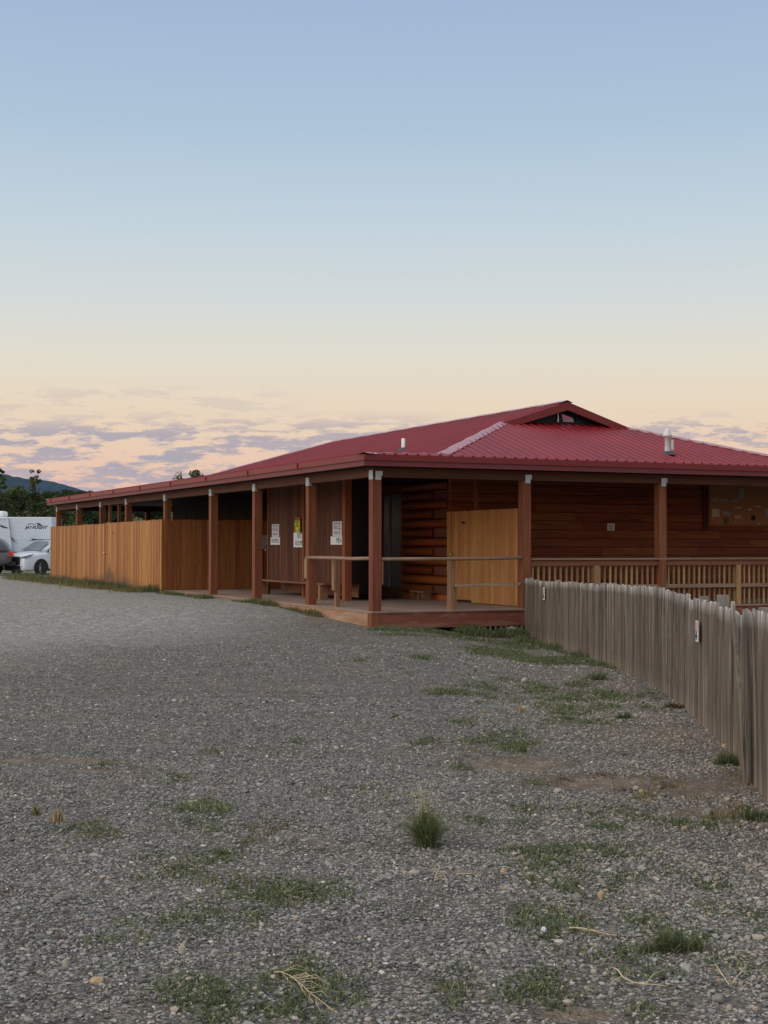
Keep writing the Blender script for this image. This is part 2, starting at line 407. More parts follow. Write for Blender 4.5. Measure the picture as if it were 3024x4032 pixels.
ce = MB(); ce.box(AO0+.04, AO1-.04, BO0+.04, BO1-.04, 2.97, 2.985, .4); ce.build('porch_ceiling', CEIL, b_root)
# ------------------------------------------------------------------ walls
WA, WB = 3.5, 3.7; W1A, W1B = 12.3, 25.5
core = MB(); core.box(WA+.12, W1A, WB+.12, W1B, .05, 2.96); core_o = core.build('inner_wall', STAIN_Z, b_root)
lw = MB(); le = MB()
for i in range(12):
    z0 = .42 + .212*i; z1 = z0+.212; full = i % 2 == 1
    bs = 3.85 if full else 4.60
    n = 7; vs = []
    for bb in (bs, 6.19):
        for k in range(n+1):
            ang = math.pi*k/n; vs.append((WA + .10 - .135*math.sin(ang)**.75, bb, z0+.006 + (z1-z0-.012)*(1-math.cos(ang))/2))
    fs = [(k, n+1+k, n+2+k, k+1) for k in range(n)] + [tuple(range(n+1))[::-1]]
    lw.add(vs, fs, None, 0, True)
    if not full: le.box(WA+.03, WA+.14, 3.95, 4.595, z0+.01, z1-.01)
lw.box(WA+.02, WA+.12, 3.8, 6.19, .30, .418)
lw.build('log_wall', LOGY, b_root); le.build('log_end', LOGEND, b_root)
# side wall beyond the door: vertical boards
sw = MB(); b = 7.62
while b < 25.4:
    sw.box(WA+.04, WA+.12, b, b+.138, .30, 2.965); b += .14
sw.build('board_wall', SHADE_BOARDS, b_root)
# doors (double, dark) with sill, jamb
dr = MB(); dr.box(WA+.06, WA+.11, 6.32, 7.42, .52, 2.72); dro = dr.build('entry_door', DGLASS, b_root)
q = MB(); q.box(WA+.03, WA+.059, 6.98, 7.02, .52, 2.70); q.build('door_jamb', FRAMELT, dro)
q = MB(); q.box(WA+.03, WA+.12, 6.2, 6.32, .42, 2.96); q.box(WA+.03, WA+.12, 7.42, 7.6, .42, 2.96); q.box(WA+.03, WA+.12, 6.32, 7.42, 2.73, 2.96); q.build('door_frame', CEDAR_EDGE, dro)
q = MB(); q.box(WA-.02, WA+.12, 6.2, 7.6, .302, .515); q.build('door_sill', BENCHW, dro)
# end wall lap siding with butt joints
sd = MB(); z = .30; i = 0
while z < 2.93:
    h = .197; a = WA-.02 + (0 if i % 2 else .0)
    while a < 15.0:
        L = random.uniform(1.2, 3.4); e = min(a+L, 15.0)
        x0, x1 = a+.002, e-.002; y = WB
        P = [(x0,y-.030,z+.006),(x1,y-.030,z+.006),(x1,y+.12,z+.006),(x0,y+.12,z+.006),(x0,y-.008,z+h-.006),(x1,y-.008,z+h-.006),(x1,y+.12,z+h-.006),(x0,y+.12,z+h-.006)]
        sd.hexa(P); a = e
    z += h; i += 1
sd.build('lap_siding', SIDE_X, b_root)
q = MB(); q.box(10.22, 10.30, WB-.06, WB-.031, 1.9, 2.96, .1); q.box(10.32,10.385, WB-.06, WB-.031, 1.9, 2.96, .5); q.build('corner_trim', STAIN_Z, b_root)
# ------------------------------------------------------------------ deck
dk = MB(); a = -.13
while a < 3.6:
    dk.box(a, a+.137, -.14+random.uniform(-.012,.012), 13.6, .27, .30); a += .14
dk.build('deck_floor', DECK, b_root)
dk = MB(); a = 3.6
while a < 15.9:
    dk.box(a, a+.137, -.14+random.uniform(-.012,.012), 3.75, .27, .30); a += .14
dk.build('deck_floor', DECK, b_root)
rm = MB(); rm.box(-.10, 1.7, -.12, -.085, -.02, .268); rm.box(1.702, 3.3, -.119, -.085, -.02, .268); rm.box(3.302, 15.9, -.12, -.085, -.02, .268); rm.build('deck_rim', RIM_X, b_root)
rm = MB(); rm.box(-.12, -.085, -.084, 4.0, -.1, .268); rm.box(-.119,-.085, 4.003, 13.6, -.05, .268); rm.build('deck_rim', RIM_Y, b_root)
rm = MB(); rm.box(-.125, .08, -.125, .06, -.1, .295); rm.build('deck_rim', POST, b_root)
ls = MB(); a = 2.0
while a < 3.3:
    ls.box(a, a+.045, -.108, -.09, -.45, -.025); a += .115
a = 3.35
while a < 12:
    ls.box(a, a+.045, -.108, -.09, -.6, -.025); a += .115
ls.build('deck_skirt', GREYW, b_root)
q = MB(); q.box(-.1, 15.8, .3, .34, -.6, .25); q.build('deck_shade_sheet', DARK, b_root)  # upright black sheet standing in for the dark beneath the deck
# ------------------------------------------------------------------ railings (children of the building)
r1 = MB(); r1.tube([(-.06,3.30,1.262),(-.065,2.2,1.268),(-.06,1.0,1.258),(-.06,.09,1.272)], .034, 8); r1o = r1.build('porch_railing', RAILW_Y, b_root)
q = MB(); q.box(.10,.19, 2.10,2.19, .30,1.235); q.box(.05,.099, 2.08,2.20, .62,1.235); q.build('railing_post', RAILP, r1o)
q = MB(); q.box(-.13,-.089, 3.10,3.23, .84,1.235, M=Matrix.Identity(4)); q.build('railing_block', RAILP, r1o)
r2 = MB(); r2.tube([(.10,-.05,1.262),(1.1,-.055,1.262),(2.0,-.05,1.262),(3.08,-.05,1.282)], .032, 8); r2o = r2.build('porch_railing', RAILW_X, b_root)
q = MB(); q.box(1.58,1.72, .04,.18, .30,.80); q.box(1.60,1.70, .06,.16, .80,1.232); q.build('railing_post', RAILP, r2o)
q = MB(); q.bar((1.66,.0,.755),(3.06,-.03,.775), .04,.05); q.build('railing_rail', RAILW_X, r2o)
q = MB(); q.box(.10,.135,-.075,.02,.80,1.22); q.build('railing_block', RAILP, r2o)
rr = MB(); rr.box(3.28, 15.7, -.09,.06, 1.235,1.268); rro = rr.build('porch_railing', RAILW_X, b_root)
q = MB(); q.box(3.28,15.7, -.045,-.005, 1.12,1.21, .3); q.build('railing_rail', wood('rail_brown', S(110,72,52), S(146,100,74), 'x', 1, .1), rro)
q = MB(); q.box(3.28,15.7, -.05,-.012, .66,.735, .3); q.build('railing_rail', RAILW_X, rro)
newels = (4.78, 8.28, 11.3, 14.1)
for nb in newels:
    q = MB(); q.box(nb-.055,nb+.055, -.0,.09, .30,1.118) ; q.box(nb-.055,nb+.055,-.075,-.0505,.30,1.118); q.build('railing_post', BAL, rro)
bal0 = None; a = 3.36; nbal = 0
while a < 15.6:
    if all(abs(a-x) > .085 for x in newels) and all(abs(a-x) > .12 for x in RA):
        if bal0 is None:
            q = MB(); q.box(-.018,.018,-.003,.03,.31,1.115); bal0 = q.mesh('baluster', BAL)
        me = bal0 if nbal % 5 else bal0.copy()
        me2 = bal0.copy(); vv = random.random()
        for d in me2.attributes['rnd'].data: d.value = vv
        o = link('baluster', me2, rro); o.location = (a, .0, 0); nbal += 1
    a += .128
# ------------------------------------------------------------------ timber screens
sc = btag('restroom_screen', 'dark stained board screen on the porch carrying the restroom signs', 'wooden screen')
SA = 1.5
q = MB(); b = 4.92
while b < 9.8:
    q.box(SA, SA+.02, b, b+.093, .62, 2.965); b += .095
q.build('screen_panel', STAIN_Z, sc)
q = MB(); q.box(SA-.10,SA+.06, 4.70,4.86, .302,2.965); q.build('screen_post', CEDAR_EDGE, sc)
q = MB(); q.box(SA-.09,SA-.002, 7.2,7.29, .302,2.965); q.build('screen_post', CEDAR_EDGE, sc)
q = MB(); q.box(SA-.02,SA+.05, 9.82,9.87, .302,2.965); q.build('screen_post', CEDAR_EDGE, sc)
q = MB(); b = 5.0
while b < 9.7:
    q.box(SA+.35, SA+.37, b, b+.4, .36, .66); b += .404
q.build('lower_board', BENCHW, sc)
be = btag('wooden_bench', 'long plank bench fixed along the foot of the dark restroom screen', 'bench')
q = MB(); q.box(SA-.34,SA-.1, 5.35,9.8, .63,.672); q.build('seat', BENCHW, be)
for bb in (5.6, 9.62):
    q = MB(); q.box(SA-.32,SA-.12, bb,bb+.13, .302,.629); q.build('leg', RAILP, be)
pp = btag('cedar_partition', 'tall bright cedar board partition with a door closing off the corner of the porch', 'wooden partition')
q = MB(); b = .56
while b < 2.42:
    q.box(3.36, 3.385, b, b+.138, .315, 2.25); b += .14
q.build('board_panel', CEDAR_P, pp)
q = MB(); b = 2.44
while b < 3.42:
    q.box(3.365, 3.39, b, min(b+.138, 3.445), .36, 2.247); b += .14
dd = q.build('gate', CEDAR_P, pp)
q = MB(); lathe(q, (0,0,0), [(.0,-.03),(.02,-.028),(.03,-.01),(.028,.01),(.012,.02),(.012,.05)], 12)
kn = q.build('knob', BRASS, dd); kn.matrix_local = Matrix.Translation((3.33,3.38,1.33)) @ Matrix.Rotation(math.pi/2, 4, 'Y')
q = MB(); q.box(3.355,3.363, 2.78,2.96, 1.98,2.02); q.build('name_plate', DARK, dd)
q = MB(); q.box(3.36,3.385, 3.45,3.585,.315,2.25); q.box(3.36,3.385,3.59,3.64,.315,2.25); q.build('board_panel', CEDAR_P, pp)
q = MB(); q.box(3.34,3.40, 2.28,2.35, 2.26,2.965); q.build('stud', POST, pp)
q = MB(); q.box(3.38,3.47, .30,.44, .302,2.2); q.build('stud', POST, pp)
q = MB(); q.box(3.345,3.359, .54,.56, .315,2.25); q.build('edge_strip', CEDAR_EDGE, pp)
# cedar fence round the side yard
cf = btag('cedar_fence', 'tall orange cedar board fence with a gate enclosing the far end of the porch', 'fence')
def boards_b(b0, b1, a0, a1, zt, mat, parent, name, z0f):
    q = MB(); b = b0
    while b < b1-.02:
        e = min(b+.138, b1); zt2 = zt + random.uniform(-.01,.01); z0 = z0f(b)
        P = [(a0,b),(a0,e)]
        vs = [(x, y, zz) for x in (a0, a1) for (y, zz) in ((b+.001,z0),(e-.001,z0),(e-.001,zt2-.03),(e-.03,zt2),(b+.03,zt2),(b+.001,zt2-.03))]
        q.add(vs, [(0,1,2,3,4,5), (11,10,9,8,7,6)] + [(i, 6+i, 6+(i+1)%6, (i+1)%6) for i in range(6)])
        b += .14
    return q.build(name, mat, parent)
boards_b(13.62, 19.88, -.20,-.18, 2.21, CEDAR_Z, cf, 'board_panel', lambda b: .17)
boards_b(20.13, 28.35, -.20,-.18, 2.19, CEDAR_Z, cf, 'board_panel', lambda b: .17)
q = MB(); q.box(-.17,-.13, 13.7,28.3, .6,.69); q.box(-.17,-.13, 13.7,28.3, 1.9,1.99); q.build('rail', CEDAR_EDGE, cf)
q = MB(); q.box(-.19,-.09, 19.88,20.12, .15,2.2); gp = q.build('gate_post', POST, cf)
q = MB(); lathe(q, (0,0,0), [(.0,-.03),(.02,-.028),(.03,-.01),(.028,.01),(.012,.02),(.012,.05)], 12)
kn = q.build('knob', BRASS, gp); kn.matrix_local = Matrix.Translation((-.23,19.96,1.28)) @ Matrix.Rotation(math.pi/2, 4, 'Y')
q = MB(); q.box(-.206,-.201, 18.9,19.1, 1.86,1.93); q.build('name_plate', POST, cf)
q = MB(); a = -.2
while a < 3.4:
    e = a+.138; zt = 2.215 + random.uniform(-.008,.008); bb = 13.6
    vs = [(x, y, zz) for y in (bb, bb+.02) for (x, zz) in ((a+.001,.31),(e-.001,.31),(e-.001,zt-.03),(e-.03,zt),(a+.03,zt),(a+.001,zt-.03))]
    q.add(vs, [(5,4,3,2,1,0), (6,7,8,9,10,11)] + [(i, (i+1)%6, 6+(i+1)%6, 6+i) for i in range(6)])
    a += .14
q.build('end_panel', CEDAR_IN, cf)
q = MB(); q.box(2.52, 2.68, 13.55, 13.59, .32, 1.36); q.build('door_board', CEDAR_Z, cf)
# ------------------------------------------------------------------ small things on the porch
eb = btag('electric_box', 'flat grey metal box hung on the cedar wall beside the restroom screen', 'electrical box')
q = MB(); q.box(2.50,2.86, 13.38,13.54, 1.42,1.80); q.build('case', BOXGREY, eb)
q = MB(); q.box(2.70,2.83, 13.374,13.379, 1.46,1.51); q.build('label_plate', RUBBER, eb)
q = MB(); lathe(q, (2.73,13.46,1.375), [(.0,-.02),(.025,0),(.02,.04)], 10); q.build('conduit_cap', PVC, eb)
e2 = btag('utility_box', 'small pale box high on the dark porch wall above the cedar fence', 'electrical box')
q = MB(); q.box(WA-.06,WA+.035, 12.3,12.75, 2.05,2.45); q.build('case', RUBBER, e2)
q = MB(); q.box(WA-.066,WA-.061, 12.34,12.71, 2.09,2.41); q.build('lid', plain('dull_grey', S(120,120,116), .6), e2)
st = btag('step_stool', 'small wooden step stool against the log wall by the dark door', 'step stool')
q = MB(); q.box(3.12,3.38, 4.35,5.02, .465,.50); q.build('seat', BENCHW, st)
for bb in (4.40, 4.62, 4.94):
    q = MB(); q.box(3.15,3.36, bb,bb+.05, .302,.464); q.build('leg', BENCHW, st)
tag(bobj(MB().box(2.3,3.35, 6.1,8.6, .301,.312, .5).build('door_mat', MAT_SHADE)), 'black rubber mat lying before the dark entry doors', 'door mat')
tag(bobj(MB().box(1.7,2.6, 5.1,7.3, .301,.311, .5).build('bench_shade_patch', MAT_SHADE)), 'black patch painted as the shade under the bench of the restroom screen', 'painted shade')  # thin black sheet laid in as the shadow below the bench
def sidesign(name, label, b0, b1, z0, z1, mat, a=SA, t=.006, cat='sign'):
    """sign on a wall facing the yard (-a)"""
    r = btag(name, label, cat); q = MB(); q.box(a-.003-t, a-.003, b0, b1, z0, z1); q.build('sign_plate', mat, r)
    def txt(body, bc, zc, size, m, **k):
        return textmesh('lettering', body, size, m, r, frameM((a-.004-t, bc, zc), (0,-1,0)), **k)
    return r, txt
r, t = sidesign('womens_sign', 'white hand painted sign reading WOMEN on the dark screen', 9.0, 9.66, 1.53, 1.715, WHITE); t('WOMEN', 9.33, 1.62, .165, GREENTXT, sx=.85, bold=0)
r, t = sidesign('mens_sign', 'white hand painted sign reading MEN beside the orange pillar', 4.95, 5.74, 1.53, 1.715, WHITE); t('MEN', 5.25, 1.62, .18, GREENTXT, sx=.8, bold=0)
r, t = sidesign('restroom_sign', 'white square sign reading REST ROOMS in the middle of the dark screen', 7.36, 8.06, 1.47, 1.82, WHITE); t('REST', 7.66, 1.735, .165, GREENTXT, sx=.85, bold=0); t('ROOMS', 7.70, 1.56, .165, GREENTXT, sx=.85, bold=0)
def notice(name, label, b0, b1, z0, z1):
    r, t = sidesign(name, label, b0, b1, z0, z1, PAPER, cat='notice'); w = b1-b0; h = z1-z0
    t('RESTROOM', (b0+b1)/2, z0+h*.85, .075, GREYTXT, sx=.95)
    t('STOP', b0+w*.70, z0+h*.58, .10, REDTXT, sx=.8, bold=.003); t('NO', b0+w*.28, z0+h*.66, .06, GREYTXT); t('SMOKING', b0+w*.28, z0+h*.50, .045, GREYTXT)
    t('WASH UP', (b0+b1)/2, z0+h*.22, .085, GREYTXT, sx=.9)
notice('printed_notice', 'pale printed notice above the WOMEN sign', 9.06, 9.57, 1.72, 2.04)
notice('printed_notice', 'pale printed notice above the MEN sign', 5.10, 5.62, 1.72, 2.05)
r = btag('yellow_notice', 'yellow and black notice hung on a cord above the REST ROOMS sign', 'notice')
q = MB(); q.box(SA-.125,SA-.117, 7.36,7.68, 1.83,2.10); q.build('notice_card', YELLOW, r)
q = MB(); q.box(SA-.124,SA-.116, 7.36,7.68, 2.102,2.18); q.build('header_board', CEDAR_EDGE, r)
for s_, z_, h_ in (('WATCH',2.065,.075), ('YOUR',2.015,.065), ('DISTANCE',1.965,.06)):
    textmesh('lettering', s_, h_, BLACKTXT, r, frameM((SA-.127,7.52,z_), (0,-1,0)), bold=0, sx=.95)
q = MB()
for bb in (7.42, 7.62): q.box(SA-.128,SA-.126, bb-.02,bb+.02, 1.85,1.91); q.box(SA-.128,SA-.126, bb-.013,bb+.013, 1.915,1.935)
q.box(SA-.128,SA-.126, 7.46,7.58, 1.865,1.873); q.build('pictogram', BLACKTXT, r)
q = MB(); q.tube([(SA-.12,7.5,2.18),(SA-.12,7.5,2.96)], .006, 6); q.build('cord', CEDAR_EDGE, r)
# NO BARE FEET on the lap siding
def endsign(name, label, a0, a1, z0, z1, mat, cat='sign'):
    r = btag(name, label, cat); q = MB(); q.box(a0, a1, WB-.045, WB-.036, z0, z1); q.build('sign_plate', mat, r)
    def txt(body, ac, zc, size, m, **k): return textmesh('lettering', body, size, m, r, frameM((ac, WB-.046, zc), (1,0,0)), **k)
    return r, txt
r, t = endsign('barefoot_sign', 'small faded sign reading NO BARE FEET on the brown siding', 7.51, 7.71, 1.86, 2.03, plain('faded_sign', S(226,214,208), .6))
t('NO', 7.61, 1.995, .055, BLACKTXT, bold=0, shear=.2); t('BARE', 7.61, 1.95, .055, BLACKTXT, bold=0); t('FEET', 7.61, 1.895, .055, BLACKTXT, bold=0)
nb = btag('notice_board', 'large tan notice board with faded plaques on the brown end wall', 'notice board')
BA = 10.395
q = MB(); q.box(BA, 13.4, WB-.052, WB-.031, 1.99, 2.965); q.build('board', BOARDP, nb)
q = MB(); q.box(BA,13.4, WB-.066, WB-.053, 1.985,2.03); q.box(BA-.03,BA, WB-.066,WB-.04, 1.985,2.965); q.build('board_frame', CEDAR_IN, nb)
pal = [plain('plaque_%s' % n, c, .8, var=.25, sc=30) for n, c in (('cream', S(206,190,164)), ('grey', S(160,154,146)), ('rust', S(180,112,86)), ('dark', S(56,44,40)), ('tan', S(190,160,122)))]
def plaque(x0, x1, y0, y1, k, rnd=False):
    ax = lambda x: BA + (x-235)/6.055/157.; az = lambda y: 2.0 + (1150-y)/6.055/173.
    q = MB(); 
    if rnd:
        cx, cz, ra, rb = (ax(x0)+ax(x1))/2, (az(y0)+az(y1))/2, (ax(x1)-ax(x0))/2, (az(y0)-az(y1))/2
        P = [(cx+ra*math.cos(u*math.pi/8), WB-.060, cz+rb*math.sin(u*math.pi/8)) for u in range(16)]
    else: P = [(ax(x0),WB-.060,az(y1)), (ax(x1),WB-.060,az(y1)), (ax(x1),WB-.060,az(y0)), (ax(x0),WB-.060,az(y0))]
    q.poly(P, .006, (0,-1,0)); q.build('plaque', pal[k], nb)
for args in ((290,500,470,540,1),(545,755,480,540,1),(845,1060,480,550,1),(1050,1210,200,460,1),(300,510,730,930,0),(285,515,955,1115,2),(590,820,790,890,1),(640,770,950,1100,3,True),(660,750,965,1085,4,True),(950,1130,680,712,0),(930,1130,880,970,4),(1330,1420,700,770,0,True),(1410,1540,870,1020,3,True),(1320,1430,1060,1130,2),(1550,1700,640,670,0),(880,1180,1020,1110,2),(1600,1650,1075,1115,0,True),(1800,2050,700,900,1),(2100,2300,500,760,0),(2150,2330,850,1080,4)): plaque(*args)
# ------------------------------------------------------------------ grey picket fence
FP = [(2.72,27.35,-.23), (2.93,24.6,-.20), (3.07,21.8,-.16), (3.08,18.6,-.10), (2.90,14.2,-.06), (2.53,10.4,0), (2.28,8.5,0), (2.0,6.2,0)]
def fence_at(s):
    for i in range(len(FP)-1):
        p, q = Vector(FP[i]), Vector(FP[i+1]); L = (q-p).length
        if s <= L or i == len(FP)-2: return p.lerp(q, min(s/L, 1)), (q-p).normalized()
        s -= L
FL = sum((Vector(FP[i+1])-Vector(FP[i])).length for i in range(len(FP)-1))
def fs_of_px(px):
    best = min((abs(1512+F*((fence_at(s)[0]-Vector((0,0,H))).dot(RT))/((fence_at(s)[0]-Vector((0,0,H))).dot(FW)) - px), s) for s in np.linspace(0, FL, 900)); return best[1]
def picketmat():
    t = NT('weathered_pickets'); r = t.attr('rnd')
    o = t.n.new('ShaderNodeCombineXYZ'); t.l(t.math('MULTIPLY', r, 37.0), o.inputs[0]); t.l(t.math('MULTIPLY', r, 91.0), o.inputs[1]); t.l(t.math('MULTIPLY', r, 13.0), o.inputs[2])
    g = t.noise(t.map((70,70,1.6), o.outputs[0]), 1, 7, .68, .4); g2 = t.noise(t.map((18,18,1.1), o.outputs[0]), 1, 5, .6, .3)
    f = t.math('ADD', t.math('MULTIPLY', g, .65), t.math('MULTIPLY', g2, .45))
    col = t.ramp(f, [(.38, S(42,36,30)), (.48, S(82,74,64)), (.6, S(120,111,99)), (.74, S(170,162,149))])
    br = t.noise(t.map((2.5,2.5,1.0), o.outputs[0]), 1, 4)
    col = t.mix(t.ramp(br, [(.40, 0), (.66, .6)]), col, S(96,76,62))
    h = t.sep(t.tc.outputs['Object'])[2]
    # paint worn to pale wood on the picket tips, soil stained feet (attribute u: 0 foot .. 1 tip)
    u = t.attr('u'); tip = t.math('MULTIPLY', t.ramp(u, [(.90, 0), (.975, 1)]), t.ramp(g2, [(.38, .15), (.62, 1)]))
    col = t.mix(t.math('MULTIPLY', tip, .75), col, S(196,192,182))
    ft = t.math('MULTIPLY', t.ramp(u, [(.04, 1), (.2, 0)]), t.ramp(g2, [(.35, 0), (.65, 1)]))
    col = t.mix(t.math('MULTIPLY', ft, .7), col, S(146,128,108))
    k = t.vor(t.map((11,11,2.2), o.outputs[0]), 1); col = t.mix(t.ramp(k, [(0, .9), (.05, .8), (.08, 0)]), col, S(34,28,24))
    v = t.n.new('ShaderNodeHueSaturation'); t.l(col, v.inputs['Color']); t.l(t.math('MULTIPLY_ADD', r, .62, .72), v.inputs['Value'])
    t.bump(f, .45, .003); return t.fin(v.outputs[0], .9, 0, .2)
PICK = picketmat()
pf = thing('picket_fence', 'weathered grey picket fence curving from the porch corner along the gravel', 'fence', (0,0,0))
posts_px = [2180, 2575, 2735, 2805, 2965]
post_s = [fs_of_px(p) for p in posts_px]
bounds = [0] + post_s + [FL]
def picket_verts(s, w, hgt, lean, out, rw):
    p, d = fence_at(s); p = p.copy(); p.z = gz(p.x, p.y)*.5 + p.z*.5 - .03; n = Vector((-d.y, d.x, 0)).normalized()   # n points to the yard (-x side)
    if n.x > 0: n = -n
    up = Vector((0,0,1)) + d*lean + n*rw; up.normalize(); t = .016; vs = []; us = []
    nz = 6
    prof = [(z/nz*(hgt-.05), 1.0) for z in range(nz+1)] + [(hgt-.018, .9), (hgt, .68)]
    for zz, ww in prof:
        bow = out + .004*math.sin(zz*3+s*7)
        for sx, sy in ((-1,0),(1,0),(1,1),(-1,1)):
            vs.append(p + up*zz + d*(sx*w/2*ww) + n*(bow + sy*t)); us.append(zz/hgt)
    fs = [(0,3,2,1)]
    for i in range(len(prof)-1):
        for k_ in range(4): fs.append((4*i+k_, 4*i+(k_+1)%4, 4*i+4+(k_+1)%4, 4*i+4+k_))
    L = 4*(len(prof)-1); fs.append((L, L+1, L+2, L+3))
    return vs, fs, us
s = .03; pm = [MB() for _ in range(len(bounds)-1)]; pu = [[] for _ in pm]
leanf = lambda s_: .17*math.exp(-((s_-fs_of_2640)/1.0)**2) - .012*math.sin(s_*.9)
fs_of_2640 = fs_of_px(2665); ss = [fs_of_px(x) for x in (2440, 2600, 2716, 2790, 2930)]
step_h = lambda s_: 1.13 - .05*smooth(s_, ss[2]-.15, ss[2]+.05) + .01*math.sin(s_*1.7) + .05*smooth(s_, ss[4], ss[4]+.1)
while s < FL-.05:
    w = random.uniform(.058, .084); i = max(k for k in range(len(bounds)-1) if bounds[k] <= s)
    vs, fs, us = picket_verts(s+w/2, w, step_h(s)+random.uniform(-.016,.014), leanf(s)+random.uniform(-.015,.015), random.uniform(0,.006), random.uniform(-.006,.006))
    pm[i].add(vs, fs); pu[i] += us; s += w + random.choice([.001,.003,.004,.009])
for q, us in zip(pm, pu):
    o = q.build('picket_panel', PICK, pf); at_ = o.data.attributes.new('u', 'FLOAT', 'POINT'); at_.data.foreach_set('value', us)
    bv = o.modifiers.new('bevel', 'BEVEL'); bv.width = .004; bv.segments = 1
# one long bowed board standing proud of the others
sL = fs_of_px(2975); vs, fs, us = picket_verts(sL, .10, 1.18, -.05, .035, .05)
p_, d_ = fence_at(sL)
vs = [v + d_*(-.09*math.exp(-((v.z-.95)/.25)**2)) + Vector((-.02,0,0)) for v in vs]
q = MB(); q.add(vs, fs, .97); o = q.build('loose_picket', PICK, pf, label='pale bowed picket hanging loose'); at_ = o.data.attributes.new('u','FLOAT','POINT'); at_.data.foreach_set('value', us)
for i, s_ in enumerate(post_s + [.15, FL*.33]):
    p, d = fence_at(s_); n = Vector((-d.y, d.x, 0)); n = -n if n.x < 0 else n
    c = p + n*.085; q = MB(); hh = 1.12 if i != 2 else 1.10
    M = Matrix.Translation(c) @ Matrix.Rotation(math.atan2(d.y, d.x), 4, 'Z')
    q.box(-.042,.042,-.042,.042,-.3, hh+.02*math.sin(i*3), M=M); q.build('fence_post', GREYW, pf)
for k in range(len(bounds)-1):
    for zz in (.28, .88):
        q = MB(); s0, s1 = bounds[k], bounds[k+1]; n_ = max(2, int((s1-s0)/1.2)+1)
        for j in range(n_-1):
            p, d = fence_at(s0+(s1-s0)*j/(n_-1)); p2, _ = fence_at(s0+(s1-s0)*(j+1)/(n_-1)); nn = Vector((-d.y, d.x, 0)); nn = -nn if nn.x < 0 else nn
            q.bar(p+nn*.025+Vector((0,0,zz)), p2+nn*.025+Vector((0,0,zz)), .03, .085)
        q.build('fence_rail', GREYW, pf)
def fencesign(px, ytop, ybot, label, w, name='parking_sign'):
    s_ = fs_of_px(px); p, d = fence_at(s_); n = Vector((-d.y, d.x, 0)); n = -n if n.x > 0 else n
    k = (p-Vector((0,0,H))).dot(FW)/F; zt = H + (2141-ytop)*k; zb = H + (2141-ybot)*k; h = zt-zb; zc = (zt+zb)/2
    c = p + n*.05; c.z = zc; xd = d if d.cross(Vector((0,0,1))).dot(n) > 0 else -d
    M = frameM(c, xd) @ Matrix.Rotation(.02, 4, 'Z'); r = thing(name, label, 'sign', (0,0,0))
    q = MB(); q.box(-w/2,w/2,-h/2,h/2,-.004,0,M=M); q.build('sign_plate', WHITE, r)
    q = MB(); q.box(-w*.42,w*.42,h*.02,h*.43,.0005,.002,M=M); q.build('red_panel', REDTXT, r)
    q = MB(); q.box(-w*.33,w*.33,h*.07,h*.38,.0025,.004,M=M); q.build('pink_panel', PINK, r)
    for s2, yy, sz in (('NO', -.09, .075), ('PARKING', -.24, .052), ('THIS SIDE', -.36, .042)):
        textmesh('lettering', s2, sz*h/.32, GREYTXT if sz < .05 else BLACKTXT, r, M @ Matrix.Translation((0, yy*h, .003)), bold=0)
    textmesh('lettering', 'P', h*.26, REDTXT, r, M @ Matrix.Translation((0, h*.225, .0045)), bold=0)
fencesign(2152, 2303, 2352, 'small white and red sign on the grey fence near the porch corner', .17)
fencesign(2768, 2434, 2516, 'narrow white and red sign on the leaning middle stretch of the grey fence', .17)
